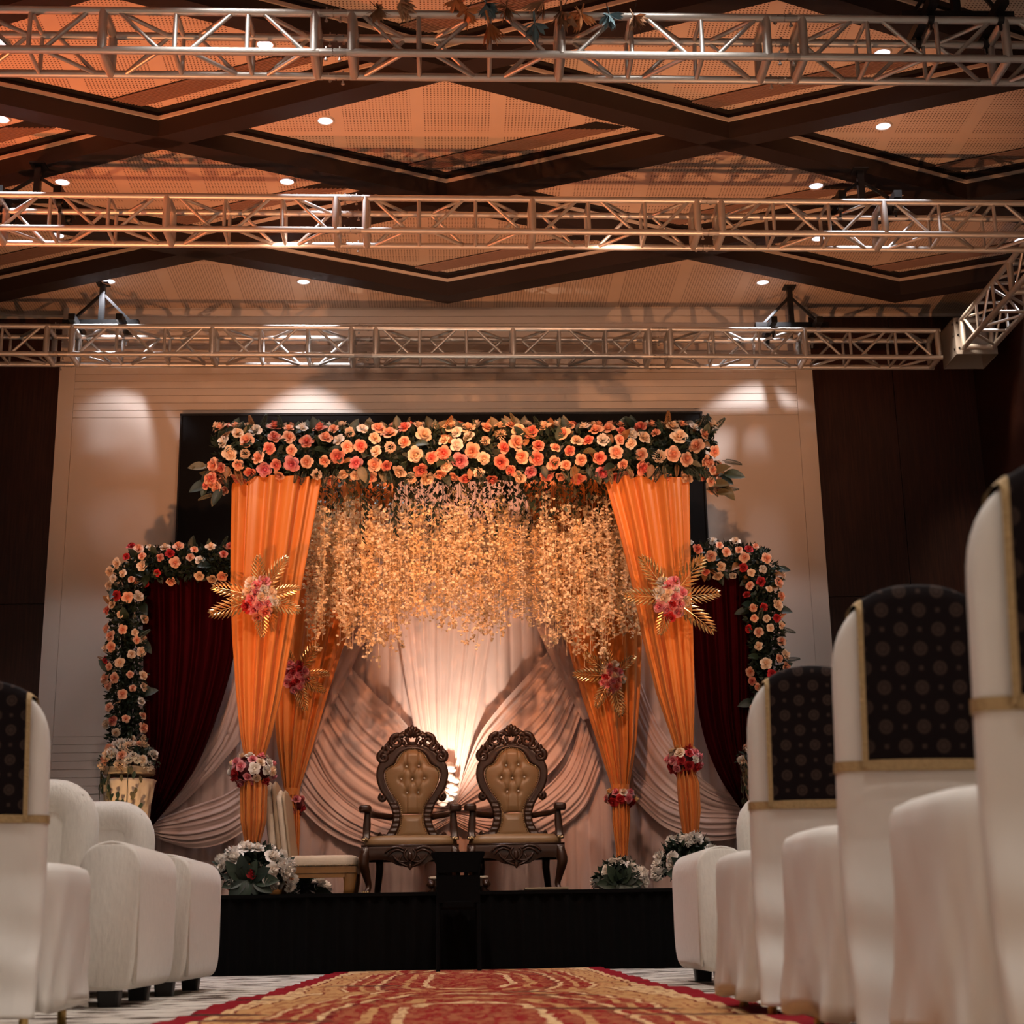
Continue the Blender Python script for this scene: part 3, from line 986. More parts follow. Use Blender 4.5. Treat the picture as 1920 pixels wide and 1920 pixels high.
for k in range(34):
    x = R.choice((R.uniform(ax0, ax1), R.uniform(ax1 - .5, ax1))); up = R.random() < .55
    o = Vector((x, FY - .1, zc + (.12 if up else -.12)))
    leaf(bm, o, (R.uniform(-.6, .6) + (.5 if x > ax1 - .3 else 0), -.5, .9 if up else -.8), (0, -1, 0), R.uniform(.13, .20), R.choice(('leaf_dark', 'leaf_mid', 'leaf_dark', 'leaf_bronze')), True)
for k in range(90):
    x = R.uniform(ax0, ax1); a = R.uniform(-PI * .45, PI * .5)
    o = Vector((x, FY - math.cos(a) * ry * .98, zc + math.sin(a) * rz * .98))
    leaf(bm, o, (R.uniform(-1, 1), -.45 * math.cos(a) - .15, R.uniform(-1, 1)), (0, -1, .3), R.uniform(.08, .14), pick([('leaf_dark', 4), ('leaf_mid', 3), ('leaf_olive', 1), ('leaf_bronze', 1)]), R.random() < .25)
for k in range(26):
    x = R.uniform(ax0 + .05, ax1 - .05)
    leaf(bm, (x, FY - R.uniform(.08, .2), zc - .15), (R.uniform(-.4, .4), -.25, -1), (0, -1, 0), R.uniform(.09, .17), pick([('leaf_dark', 3), ('leaf_olive', 2), ('leaf_bronze', 1)]), R.random() < .4)
# drooping ends
for (ex, sgn, nn) in ((ax0 + .02, -1, 13), (ax1 - .02, 1, 9)):
    for k in range(nn):
        p = Vector((ex + sgn * R.uniform(-.06, .10), FY - R.uniform(.02, .2), zc - R.uniform(.12, .36)))
        flower(bm, p, (sgn * .6, -1, -.1), R.uniform(.035, .055), pick([('r_peach', 3), ('r_coral', 2), ('r_pink', 1)]))
    for k in range(14):
        p = Vector((ex + sgn * R.uniform(-.05, .1), FY - R.uniform(.0, .15), zc - R.uniform(.1, .38)))
        leaf(bm, p, (sgn * R.uniform(.2, 1), -.3, R.uniform(-1, .3)), (0, -1, .2), R.uniform(.10, .18), R.choice(('leaf_mid', 'leaf_dark', 'leaf_olive')), R.random() < .3)


# --- hanging curtain of wisteria with ivy tops
def wist_mesh(seed, L, mat):
    r = random.Random(seed); m = MB()
    m.tube([(0, 0, 0), (r.uniform(-.01, .01), 0, -L * .5), (0, 0, -L)], .0015, 3, False)
    n = int(L * 100)
    for k in range(n):
        t = (k + r.random()) / n
        if math.sin(t * 23 + seed) < -.75:
            continue
        if t > .72 and r.random() < (t - .72) * 2.2:
            continue
        w = .040 * (1 - .45 * t)
        c = Vector((r.gauss(0, w * .6), r.gauss(0, w * .6), -L * t))
        s_ = r.uniform(.010, .017)
        for q in range(3):
            d = Vector((r.uniform(-1, 1), r.uniform(-1.2, .4), r.uniform(-.9, .5))).normalized(); e = d.orthogonal().normalized()
            e = (Quaternion(d, r.uniform(0, 6)) @ e)
            m.add([c, c + d * s_ + e * s_ * .8, c + d * s_ * 1.6, c + d * s_ - e * s_ * .8], [(0, 1, 2), (0, 2, 3)])
    return m.mesh('wisteria_strand', mat)


def ivy_mesh(seed, L, mat):
    r = random.Random(seed); m = MB()
    m.tube([(0, 0, .05), (0, 0, -L)], .002, 3, False)
    n = int(L * 44)
    for k in range(n):
        t = (k + r.random()) / n; a = r.uniform(0, 6.28)
        d = Vector((math.cos(a), math.sin(a) * .7 - .2, -1.0 * r.uniform(.3, 1.4))).normalized(); e = Vector((-math.sin(a), math.cos(a), 0))
        s_ = r.uniform(.040, .062); c = Vector((0, 0, -L * t)) + Vector((math.cos(a), math.sin(a), 0)) * .012
        m.add([c, c + d * s_ * .5 + e * s_ * .28, c + d * s_, c + d * s_ * .5 - e * s_ * .28], [(0, 1, 2, 3)])
    return m.mesh('ivy_strand', mat)


wc_ = thing('wisteria_curtain', 'curtain of cream wisteria strands hanging below the rose garland', 'flower curtain', (0, 0, 0))
WM = [wist_mesh(k, L, m) for k, (L, m) in enumerate([(1.0, 'wist'), (1.1, 'wist'), (1.2, 'wist'), (1.0, 'wist_pale'), (1.15, 'wist_pale'), (1.25, 'wist_pale'), (.8, 'wist'), (.9, 'wist_pale')])]
IV = [ivy_mesh(k, L, m) for k, (L, m) in enumerate([(.32, 'leaf_dark'), (.40, 'leaf_dark'), (.28, 'leaf_mid'), (.48, 'leaf_dark'), (.36, 'leaf_olive'), (.30, 'leaf_olive')])]
wx0, wx1 = -1.20, 1.58
NS = 205
for k in range(NS):
    u = (k + R.random()) / NS
    Y = R.uniform(12.1, 12.75); x = lerp(wx0, wx1, u) * (Y / 12.3)
    top = 3.52 + R.uniform(-.12, .25) + (Y - 12.1) * .25
    zb = 2.62 + .22 * (Y - 12.1) + R.uniform(-.18, .16) + .10 * math.sin(u * 21) + (.06 if .3 < u < .7 else -.06)
    md = R.choice(WM); L = float(md.name and {0: 1.0, 1: 1.1, 2: 1.2, 3: 1.0, 4: 1.15, 5: 1.25, 6: .8, 7: .9}[WM.index(md)])
    ob('wisteria_strand', md, wc_, (x, Y, top), (0, 0, R.uniform(0, 6.28)), (1.25, 1.25, (top - zb) / L))
for k in range(125):
    u = (k + R.random()) / 125; Y = R.uniform(12.02, 12.6); x = lerp(wx0 + .03, wx1 - .03, u) * (Y / 12.2)
    ob('ivy_strand', R.choice(IV), wc_, (x, Y, 3.93 + (Y - 12) * .25), (0, 0, R.uniform(0, 6.28)), (1, 1, R.uniform(.8, 1.25)))
MB().tube([(wx0 - .1, 12.3, 3.98), (wx1 + .1, 12.3, 3.98)], .02, 8).put('hanging_rail', 'black_metal', wc_)
for zz in (12.55,):
    MB().tube([(wx0 - .1, zz, 4.05), (wx1 + .1, zz, 4.05)], .02, 8).put('hanging_rail', 'black_metal', wc_)
# four posts and top rails of the canopy frame
cf = thing('canopy_frame', 'slim metal canopy frame hidden inside the drapes', 'frame', (0, 0, 0))
for px, py, Y, zt in ((475, 1560, FY, 4.1), (1290, 1560, FY, 4.1), (549, 1560, KY, 4.2), (1165, 1560, KY, 4.2)):
    p = P(px, py, Y)
    rod('post', (p.x, Y, SH), (p.x, Y, zt), .012, cf, 'black_metal')


# --- side arches
def arch(label, path, Y, nr, rr, seed, wid=.15, reds=1.0):
    t = thing('floral_arch', label, 'flower arch', (0, 0, 0), 0, 'side flower arches')
    pts = [P(x, y, Y) for x, y in path]
    seg = [(pts[i], pts[i + 1]) for i in range(len(pts) - 1)]; ln = [(b - a).length for a, b in seg]; tot = sum(ln)

    def at(s_):
        s_ *= tot
        for (a, b), l in zip(seg, ln):
            if s_ <= l:
                return a.lerp(b, s_ / l), (b - a).normalized()
            s_ -= l
        return seg[-1][1], (seg[-1][1] - seg[-1][0]).normalized()
    MB().tube(pts, .05, 8).put('arch_frame', 'black_metal', t)

    def samp(q=1.0):
        c, d = at(R.random()); s_ = d.cross(Vector((0, 1, 0))); a = R.uniform(-PI * .5, PI * .5)
        n = Vector((0, -1, 0)) * math.cos(a) + s_ * math.sin(a)
        return c + n * wid * q * Vector((1, 1, 1)).length / 1.732, n, a
    f = []
    for _ in range(int(tot * 1500)):
        p, n, a = samp(R.uniform(.4, .95)); f.append((p, n))
    foliage(t, f[:len(f) * 3 // 4], .06, 'leaf_dark', seed); foliage(t, f[len(f) * 3 // 4:], .055, 'leaf_mid', seed + 1)
    c = []
    for _ in range(nr * 14):
        p, n, a = samp(1.18)
        if abs(a) < 1.25:
            c.append((p, (n + Vector((R.uniform(-.4, .4), -.4, R.uniform(-.4, .4)))), R.uniform(.75, 1.15) * rr, a))
    for p, n, r, a in scatter(c, 1.95)[:nr]:
        flower(t, p, n, r, pick([('r_peach', 5), ('r_cream', 2.5), ('r_coral', 1.4), ('r_red', .9 * reds), ('r_white', .8)]))
    for k in range(int(nr * .55)):
        p, n, a = samp(.8)
        leaf(t, p, n + Vector((R.uniform(-.8, .8), -.2, R.uniform(-.8, .8))), (0, -1, .2), R.uniform(.09, .16), pick([('leaf_dark', 3), ('leaf_mid', 3), ('leaf_bronze', .8)]), R.random() < .25)
    return t


arch('tall flower arch of peach roses above the lit pedestal', [(240, 1470), (236, 1300), (238, 1180), (244, 1062), (330, 1058), (440, 1056)], 13.12, 78, .045, 11)
arch('flower arch of cream and red roses beside the wood wall', [(1290, 1052), (1370, 1050), (1432, 1060), (1428, 1130), (1438, 1220), (1440, 1330), (1438, 1480)], 13.12, 78, .047, 21, .15, 1.4)


# --- rose balls round the drape ties
def rose_ball(label, px, py, Y, rx, rzz, mats, n):
    c = P(px, py, Y); t = thing('rose_ball', label, 'flower ball', c, 0, 'rose balls tied round the drapes')
    cand = []
    for k in range(n * 12):
        z = R.uniform(-.9, .9); a = R.uniform(0, 2 * PI); s_ = math.sqrt(1 - z * z); d = Vector((s_ * math.cos(a), s_ * math.sin(a), z))
        cand.append((Vector((d.x * rx, d.y * rx * .9, d.z * rzz)), Vector((d.x, d.y, d.z * 1.2)), R.uniform(.038, .048)))
    MB().ball((0, 0, 0), (rx * .85, rx * .75, rzz * .8), 14, 8).put('foam_ball', 'r_maroon', t, True)
    for p, d, r in scatter(cand, 1.5)[:n]:
        w = mats[1] if p.z < -.2 * rzz else mats[0]
        flower(t, p, d, r, pick(w))


PKM = [('r_pink', 3), ('r_cream', 2), ('r_yellow', 1.5), ('r_white', 1.2)]; RDM = [('r_red', 4), ('r_pink', 1.5), ('r_cream', .6)]
rose_ball('pink, yellow and red rose ball on the bright orange drape beside the ivory chair', 474, 1444, FY, .170, .125, (PKM, RDM), 80)
rose_ball('mixed rose ball on the orange drape beside the velvet with one red fold', 1283, 1427, FY, .130, .115, (PKM + [('r_red', 2)], RDM), 50)
rose_ball('small red and yellow rose ball peeking behind the ivory chair back', 551, 1509, KY, .085, .085, (RDM + [('r_yellow', 2)], RDM + [('r_yellow', 2)]), 36)
rose_ball('flat pink and red rose ball on the inner drape beside a throne', 1164, 1496, KY, .125, .075, (PKM, RDM), 46)


# --- sprays of gold palm leaves with roses
def spray(label, px, py, Y, size, leaves, mats, front=.24):
    c = P(px, py, Y - front); t = thing('palm_spray', label, 'flower spray', c, 0, 'gold palm sprays pinned to the drapes')
    for k in range(16):
        a = k * 2.4; q = math.sqrt((k + .4) / 16) * .13 * size; d = Vector((math.cos(a) * q, -.06 * size + .25 * q, math.sin(a) * q * 1.25))
        flower(t, d, (math.cos(a) * q * 6, -1, math.sin(a) * q * 6), R.uniform(.048, .062) * size, pick(mats[0] if math.sin(a) > -.3 else mats[1]))
    MB().ball((0, .02, 0), (.10 * size, .05 * size, .12 * size), 10, 6).put('foam_pad', 'r_maroon', t, True)
    for ang, L in leaves:
        a = math.radians(ang); d = Vector((math.cos(a), -.22, math.sin(a)))
        n = Vector((R.uniform(-.3, .3), -1, R.uniform(-.2, .4))); dd = d.normalized(); n = (n - dd * n.dot(dd)).normalized(); x = dd.cross(n)
        ob('palm_leaf', PALM, t, dd * .05 * size, Matrix((x, dd, n)).transposed().to_quaternion(), (L * .9, L, L))


SM = ([('r_cream', 2), ('r_pink', 2), ('r_white', 2.4)], [('r_pink', 2), ('r_red', 2.5), ('r_coral', 1)])
spray('gold palm spray with pink roses on the bright orange drape', 488, 1122, FY, 1.0, [(95, .26), (60, .30), (15, .24), (-20, .26), (-85, .24), (200, .32), (165, .30)], SM)
spray('gold palm spray with cream and red roses on the drape by the wood wall', 1258, 1122, FY, 1.0, [(125, .32), (50, .34), (5, .30), (-40, .34), (-110, .24), (178, .30)], SM)
spray('small gold spray with red roses behind the bright orange drape', 556, 1268, KY, .78, [(58, .26), (5, .22), (-30, .22), (-75, .24), (110, .18)], (SM[1], SM[1]), .16)
spray('small gold spray with red and cream roses on the inner drape above a throne arm', 1147, 1268, KY, .78, [(140, .24), (100, .2), (178, .26), (-80, .28), (-120, .24), (40, .2)], (SM[1] + [('r_cream', 3)], SM[1]), .16)


# --- floor flower arrangements on the stage
def bush(label, px, py, Y, rx, rzz, nw, nred, big, seed):
    c = P(px, py, Y); c.z = SH
    t = thing('floor_flowers', label, 'flower arrangement', c, 0, 'white floor flowers on the stage')
    MB().rings([[(r * math.cos(2 * PI * k / 14), r * math.sin(2 * PI * k / 14), z) for k in range(14)] for r, z in ((.10, 0), (.13, .02), (.14, .12), (.12, .13))]).put('pot', 'black_metal', t)
    f = []
    for _ in range(900):
        a = R.uniform(0, 2 * PI); e = R.uniform(-.1, 1.5); q = R.uniform(.55, 1.02); n = Vector((math.cos(a) * math.cos(e), math.sin(a) * math.cos(e), math.sin(e)))
        f.append((Vector((n.x * rx * q, n.y * rx * q * .8, rzz * .38 + n.z * rzz * .6 * q)), n))
    foliage(t, f[:620], .07, 'leaf_dark', seed); foliage(t, f[620:], .055, 'leaf_mid', seed + 1)
    for k in range(nw):
        a = R.uniform(PI, 2 * PI) if k % 4 else R.uniform(0, PI); e = R.uniform(-.35, 1.3); ring = R.random() < .92
        n = Vector((math.cos(a) * math.cos(e), math.sin(a) * math.cos(e), math.sin(e)))
        if ring and abs(n.x) < .35 and n.z < .75:
            n.x = math.copysign(.7, n.x); n.normalize()
        flower(t, Vector((n.x * rx * 1.06, n.y * rx * .9, max(.04, rzz * .40 + n.z * rzz * .62))), n, R.uniform(.042, .066), 'r_white', R.choice(('rose', 'bloom')))
    for k in range(nred):
        a = R.uniform(PI * 1.1, PI * 1.6)
        flower(t, Vector((math.cos(a) * rx * .7, math.sin(a) * rx * .8, R.uniform(.08, rzz * .6))), (math.cos(a), math.sin(a), .2), .045, 'r_red')
    for k in range(big):
        a = PI * 1.5 + 2.2 * (k / max(1, big - 1) - .5); tl = R.uniform(-.3, .9)
        leaf(t, (rx * .2 * math.cos(a * 2), -rx * .72, rzz * .30), (math.cos(k * 6.283 / big), -.5, math.sin(k * 6.283 / big)), (0, -1, .1), R.uniform(.13, .20), 'leaf_dark' if k % 2 else 'leaf_mid')


bush('large white and dark green floor arrangement below the bright orange drape', 474, 1668, 11.62, .27, .36, 46, 5, 11, 31)
bush('small white floor flowers behind the ivory bench frame', 578, 1664, 12.9, .13, .16, 14, 2, 4, 33)
bush('low white floor flowers with star succulent under the inner drape', 1163, 1660, 12.7, .19, .25, 30, 0, 12, 35)
bush('white floor flowers below the drape, half behind the velour sofa arm', 1295, 1660, 11.75, .25, .38, 44, 2, 8, 37)

# --- lit tufted pedestal with flowers
def pedestal(pc, lab1, lab2):
    pd = thing('pedestal', lab1, 'pedestal', (pc.x, 12.75, SH), 0, 'tufted pedestals')
    hp = pc.z - SH
    rs = []
    for j in range(40):
        v = j / 39; z = v * (hp - .10); r = .155 + .055 * abs(2 * v - 1) ** 1.6
        rs.append([((r + .014 * (abs(math.sin(6 * th + v * 9)) * abs(math.sin(6 * th - v * 9)))) * math.cos(th), (r + .014 * (abs(math.sin(6 * th + v * 9)) * abs(math.sin(6 * th - v * 9)))) * math.sin(th), z) for th in [2 * PI * k / 72 for k in range(72)]])
    MB().rings(rs).put('column', 'ped_cloth', pd, True)
    MB().rings([[(r * math.cos(2 * PI * k / 32), r * math.sin(2 * PI * k / 32), hp + z) for k in range(32)] for r, z in ((.20, -.06), (.21, -.05), (.203, -.04), (.21, -.03), (.203, -.02), (.21, -.01), (.20, 0))]).put('rim', 'ply', pd, True)
    pf = thing('pedestal_flowers', lab2, 'flower arrangement', (pc.x, 12.75, SH + hp), 0, 'pedestal flowers')
    f = []
    for _ in range(800):
        a = R.uniform(0, 2 * PI); e = R.uniform(-.2, 1.5); n = Vector((math.cos(a) * math.cos(e), math.sin(a) * math.cos(e), math.sin(e))); q = R.uniform(.6, 1.1)
        f.append((Vector((n.x * .22 * q, n.y * .2 * q, .03 + n.z * .17 * q)), n))
    foliage(pf, f[:500], .045, 'leaf_dark', 41); foliage(pf, f[500:], .03, 'leaf_mid', 42)
    for k in range(40):
        a = R.uniform(PI, 2 * PI); e = R.uniform(-.3, 1.3); n = Vector((math.cos(a) * math.cos(e), math.sin(a) * math.cos(e), math.sin(e)))
        flower(pf, Vector((n.x * .22, n.y * .21, .045 + n.z * .16)), n, R.uniform(.03, .058), pick([('r_white', 4), ('r_cream', 2), ('r_peach', 1)]), R.choice(('rose', 'bloom')))
    for k in range(64):
        a = R.uniform(PI * .95, PI * 1.75); z = R.uniform(-.42, 0)
        leaf(pf, (math.cos(a) * (.225 + .01 * abs(z)), math.sin(a) * .225, z), (R.uniform(-.5, .5), -.2, -1), (math.cos(a), math.sin(a), .3), R.uniform(.05, .07), R.choice(('leaf_olive', 'leaf_mid')))
    for k in range(3):
        a = (PI * 1.05, PI * 1.3, PI * 1.55)[k]
        MB().tube([(math.cos(a) * .2, math.sin(a) * .2, .02), (math.cos(a) * .228, math.sin(a) * .228, -.05), (math.cos(a) * .226, math.sin(a) * .226, -.42)], .003, 4).put('trailing_stem', 'stem', pf)


pc = P(243, 1440, 12.75)
pedestal(pc, 'tufted cream pedestal glowing warm behind the velour sofa', 'white and peach flowers with trailing leaves on the glowing pedestal')
pedestal(P(1440, 1432, 12.75), 'tufted cream pedestal all but hidden behind the smallest covered chair', 'white flowers just showing beside the smallest covered chair')
spot('pedestal_uplight', (pc.x + .05, 12.05, .62), (pc.x, 12.7, 1.55), (1, .62, .32), 26, 44, .8, .05)
# warm lamp on the stage floor behind the thrones, washing the centre drape
spot('stage_uplight', (P(845, 1600, 12.95).x, 12.62, .62), (P(850, 1300, BY).x, BY, 2.45), (1, .78, .60), 400, 40, 1.0, .05)


# ------------------------------------------------------------------ thrones
def T(dx, zy):
    """carving outline units (from the back's centre line) -> metres on the chair back"""
    return dx / 2062.0, (1680 - (1330 + zy / 8.348)) / 248.0


IN = [(0, 530), (70, 540), (135, 562), (190, 605), (230, 660), (262, 725), (290, 775), (350, 815), (420, 850), (455, 905), (460, 990), (435, 1090), (390, 1190), (330, 1290), (260, 1390), (210, 1480), (188, 1580), (186, 1640), (192, 1740), (215, 1830), (255, 1920), (310, 2020)]
OUT = [(0, 452), (88, 458), (178, 468), (272, 496), (355, 552), (435, 618), (510, 700), (562, 770), (590, 850), (600, 910), (600, 990), (578, 1100), (540, 1200), (480, 1290), (415, 1390), (365, 1480), (332, 1580), (322, 1640), (330, 1740), (362, 1830), (415, 1920), (470, 2010)]
LEAN = .10


def back_y(z):
    return .30 + LEAN * max(0, z - .42)


def spiral(cx, cz, r0, turns, a0, sg, n=26):
    out = []
    for i in range(n + 1):
        t = i / n; a = a0 + sg * 2 * PI * turns * t; r = r0 * (1 - .86 * t)
        out.append((cx + r * math.cos(a), back_y(cz) - .035 - .012 * t, cz + r * math.sin(a)))
    return out


def throne_parts():
    D = []
    # upholstered panel: rows in z, width from the inner outline
    iz = [T(*p) for p in IN]; zs = [z for _, z in iz][::-1]; ws = [x for x, _ in iz][::-1]
    btn = [T(-95, 825), T(110, 818), T(-180, 1032), T(5, 1042), T(205, 1026), T(-85, 1265), T(100, 1258)]
    zsplit = T(0, 1615)[1]

    def panel(z0, z1, nv, tuft):
        m = MB()

        def fn(u, v):
            z = lerp(z0, z1, v); w = max(.004, interp(z, zs, ws)); x = (u - .5) * 2 * w
            e = 1 - abs(2 * u - 1) ** 3; tz = min(1, (z - z0) / .05, (z1 - z) / .05)
            h = .035 * e * max(0, tz) ** .5
            if tuft:
                for bx_, bz in btn:
                    d2 = (x - bx_) ** 2 + (z - bz) ** 2
                    h -= .022 * math.exp(-d2 / .0006)
                for i, j in ((0, 2), (0, 3), (1, 3), (1, 4), (2, 5), (3, 5), (3, 6), (4, 6)):
                    ax, az = btn[i]; cx, cz = btn[j]; dx, dz = cx - ax, cz - az; l2 = dx * dx + dz * dz
                    t = max(0, min(1, ((x - ax) * dx + (z - az) * dz) / l2)); d2 = (x - ax - t * dx) ** 2 + (z - az - t * dz) ** 2
                    h -= .009 * math.exp(-d2 / .00006)
                for bx_, bz, up in ((btn[0][0], btn[0][1], 1), (btn[1][0], btn[1][1], 1), (btn[5][0], btn[5][1], -1), (btn[6][0], btn[6][1], -1)):
                    if (z - bz) * up > 0:
                        h -= .008 * math.exp(-(x - bx_) ** 2 / .00005)
            return Vector((x, back_y(z) - .03 - h, z))
        m.grid(fn, 44, nv)
        return m.mesh('upholstery', 'leather', True)
    D.append(('upholstery', panel(zsplit + .003, zs[-1], 70, True)))
    D.append(('upholstery', panel(zs[0], zsplit - .003, 20, False)))
    for x, z in btn:
        D.append(('button', MB().ball((x, back_y(z) - .05, z), .0085, 8, 5).mesh('button', 'crystal', True)))
    nl = MB()
    ip = smooth_pts([(x, 0, z) for x, z in iz], 62)
    for s_ in (-1, 1):
        for p in ip[1:]:
            nl.ball((s_ * (p.x - .008), back_y(p.z) - .043, p.z), .0055, 6, 4)
    D.append(('nailheads', nl.mesh('nailheads', 'nail', True)))
    # carved frame band
    fr = MB(); N = 64
    ia = smooth_pts([(x, 0, z) for x, z in iz], N); oa = smooth_pts([(T(*p)[0], 0, T(*p)[1]) for p in OUT], N)
    for s_ in (-1, 1):
        def fn(u, v, s_=s_):
            i = v * N; k = min(int(i), N - 1); a = ia[k].lerp(ia[k + 1], i - k); b = oa[k].lerp(oa[k + 1], i - k)
            th = PI * u; p = a.lerp(b, .5 - .5 * math.cos(th)); h = .042 * math.sin(th) * (1 + .12 * math.sin(v * 150) * (v > .68)) + .008 * math.sin(3 * th) + .012
            return Vector((s_ * p.x, back_y(p.z) - h, p.z))
        fr.grid(fn, 10, N * 2)

        def fb(u, v, s_=s_):
            i = v * N; k = min(int(i), N - 1); a = ia[k].lerp(ia[k + 1], i - k); b = oa[k].lerp(oa[k + 1], i - k); p = a.lerp(b, u)
            return Vector((s_ * p.x, back_y(p.z) + .02, p.z))
        fr.grid(fb, 1, N)
    D.append(('back_frame', fr.mesh('back_frame', 'wood_throne', True)))
    # crest: shell, scrolls, leaves
    for s_ in (-1, 1):
        for (dx, zy, r, tn, a0, sg) in ((262, 405, 118, 1.35, 1.9, -1), (185, 350, 62, .8, 2.6, -1), (478, 665, 98, 1.3, 1.5, -1), (485, 1338, 46, 1.2, 1.2, -1), (475, 1985, 58, 1.3, 1.2, -1), (345, 490, 78, .9, .2, -1), (425, 560, 72, .8, 1.0, -1)):
            x, z = T(dx, zy); q = spiral(x, z, r / 2062, tn, a0, sg)
            if s_ < 0:
                q = [(-a, b, c) for a, b, c in q]
            D.append(('scroll', MB().tube(q, [.024 * (1 - .4 * i / (len(q) - 1)) for i in range(len(q))], 7).mesh('scroll', 'wood_throne', True)))
        q = smooth_pts([(s_ * T(560, 700)[0], 0, T(0, 700)[1]), (s_ * T(545, 600)[0], 0, T(0, 600)[1]), (s_ * T(440, 490)[0], 0, T(0, 490)[1]), (s_ * T(385, 400)[0], 0, T(0, 400)[1]), (s_ * T(290, 305)[0], 0, T(0, 305)[1]), (s_ * T(180, 270)[0], 0, T(0, 270)[1]), (s_ * T(90, 215)[0], 0, T(0, 215)[1]), (0, 0, T(0, 160)[1])], 26)
        D.append(('crest_stem', MB().tube([(p.x, back_y(p.z) - .03, p.z) for p in q], [.013 + .004 * abs(math.sin(i * .9)) for i in range(27)], 7).mesh('crest_stem', 'wood_throne', True)))
        for dx, zy, r in ((440, 470, 30), (545, 590, 30), (150, 420, 45), (110, 475, 40)):
            x, z = T(dx, zy); D.append(('leaf_tip', MB().ball((s_ * x, back_y(z) - .035, z), r / 2062, 8, 5).mesh('leaf_tip', 'wood_throne', True)))
        q = [(s_ * T(d, 0)[0], back_y(1.2) - .035, T(0, y)[1]) for d, y in ((100, 330), (75, 390), (60, 440), (90, 500))]
        D.append(('crest_bracket', MB().tube(q, [.02, .016, .014, .012], 7).mesh('crest_bracket', 'wood_throne', True)))
    cr = MB()
    for k in range(7):
        a = math.radians(90 + (k - 3) * 24); x0, z0 = 0, T(0, 330)[1]; L = .092 if k != 3 else .098
        q = [(x0 + math.cos(a) * L * t * .85, back_y(z0) - .04 - .012 * math.sin(PI * t), z0 + math.sin(a) * L * t) for t in (.05, .55, .85, 1)]
        cr.tube(q, [.012, .017, .017, .008], 7)
    cr.tube([(-T(70, 0)[0], back_y(1.2) - .035, T(0, 440)[1]), (T(70, 0)[0], back_y(1.2) - .035, T(0, 440)[1])], .018, 7)
    D.append(('crest_shell', cr.mesh('crest_shell', 'wood_throne', True)))
    # arms
    for s_ in (-1, 1):
        a = MB()
        q = smooth_pts([(s_ * .165, back_y(.62) - .02, .612), (s_ * .30, .14, .622), (s_ * .335, -.10, .630), (s_ * .342, -.22, .640)], 12)
        a.tube(q, [(.028, .022)] * 13, 8)
        a.rings([[(s_ * .345 + x, -.22 + y, z) for x, y in rrect(.048 * k, .06 * k, 20, 3.5)] for k, z in ((.85, .612), (1, .622), (1, .650), (.9, .662), (.5, .668))])
        D.append(('armrest', a.mesh('armrest', 'wood_throne', True)))
        b = MB()
        b.rings([[(s_ * (.338 - .012 * t) + x, -.21 + y, lerp(.40, .625, t)) for x, y in rrect(k, k, 16, 4)] for t, k in ((0, .034), (.10, .036), (.14, .028), (.5, .030), (.85, .024), (1, .026))])
        D.append(('arm_post', b.mesh('arm_post', 'wood_throne', True)))
        g = MB()
        for k in range(4):
            g.ball((s_ * (.338 + .01 * k - .01), -.245, .408 + .006 * math.sin(k * 2)), .012, 6, 4)
        D.append(('post_ornament', g.mesh('post_ornament', 'nail', True)))
    # seat
    sm = MB()
    sm.rings([[(x, .02 + y, z) for x, y in rrect(.355 * k, .30 * k, 48, 6)] for k, z in ((.97, .355), (1.0, .37), (1.005, .39), (.985, .415), (.90, .432), (.6, .442), (.2, .445))])
    D.append(('seat_cushion', sm.mesh('seat_cushion', 'leather', True)))
    rl = MB()
    n = 60

    def ap(u):
        x = (u - .5) * .74; ax = abs(x)
        return x, .255 - .05 * math.exp(-(ax / .10) ** 2) - .022 * math.exp(-((ax - .10) / .05) ** 2) - .02 * math.exp(-((ax - .36) / .05) ** 2) - .022 * math.exp(-(ax / .02) ** 2)
    rl.grid(lambda u, v: Vector((ap(u)[0], -.285 - .012 * math.sin(PI * v), lerp(.362, ap(u)[1], v))), n, 5)
    rl.grid(lambda u, v: Vector((ap(u)[0], -.255, lerp(.362, ap(u)[1], v))), n, 1)
    rl.grid(lambda u, v: Vector((ap(u)[0], lerp(-.285, -.255, v), ap(u)[1])), n, 1)
    rl.box(-.37, -.34, -.27, .30, .26, .36).box(.34, .37, -.27, .30, .26, .36).box(-.36, .36, .27, .30, .26, .36).box(-.37, .37, -.29, -.25, .352, .364)
    D.append(('seat_rail', rl.mesh('seat_rail', 'wood_throne', True)))
    for s_ in (-1, 1):
        for q in (((.03, .32), (.09, .345), (.15, .335), (.19, .30)), ((.04, .30), (.09, .325), (.14, .31), (.165, .28)), ((.02, .24), (.07, .235), (.11, .26), (.13, .29)), ((.015, .20), (.05, .215), (.085, .24), (.06, .285)), ((.02, .33), (.045, .30), (.03, .26), (.008, .235))):
            pts = smooth_pts([(s_ * x, -.302, z) for x, z in q], 8)
            D.append(('apron_leaf', MB().tube(pts, [.007 + .004 * math.sin(PI * i / 8) for i in range(9)], 6).mesh('apron_leaf', 'wood_throne', True)))
        D.append(('knee_carving', MB().ball((s_ * .345, -.29, .30), (.03, .018, .045), 8, 6).mesh('knee_carving', 'wood_throne', True)))
    D.append(('apron_rosette', MB().ball((0, -.30, .275), (.02, .014, .035), 8, 6).mesh('apron_rosette', 'wood_throne', True)))
    D.append(('apron_drop', MB().ball((0, -.30, .20), (.014, .012, .025), 8, 6).mesh('apron_drop', 'wood_throne', True)))
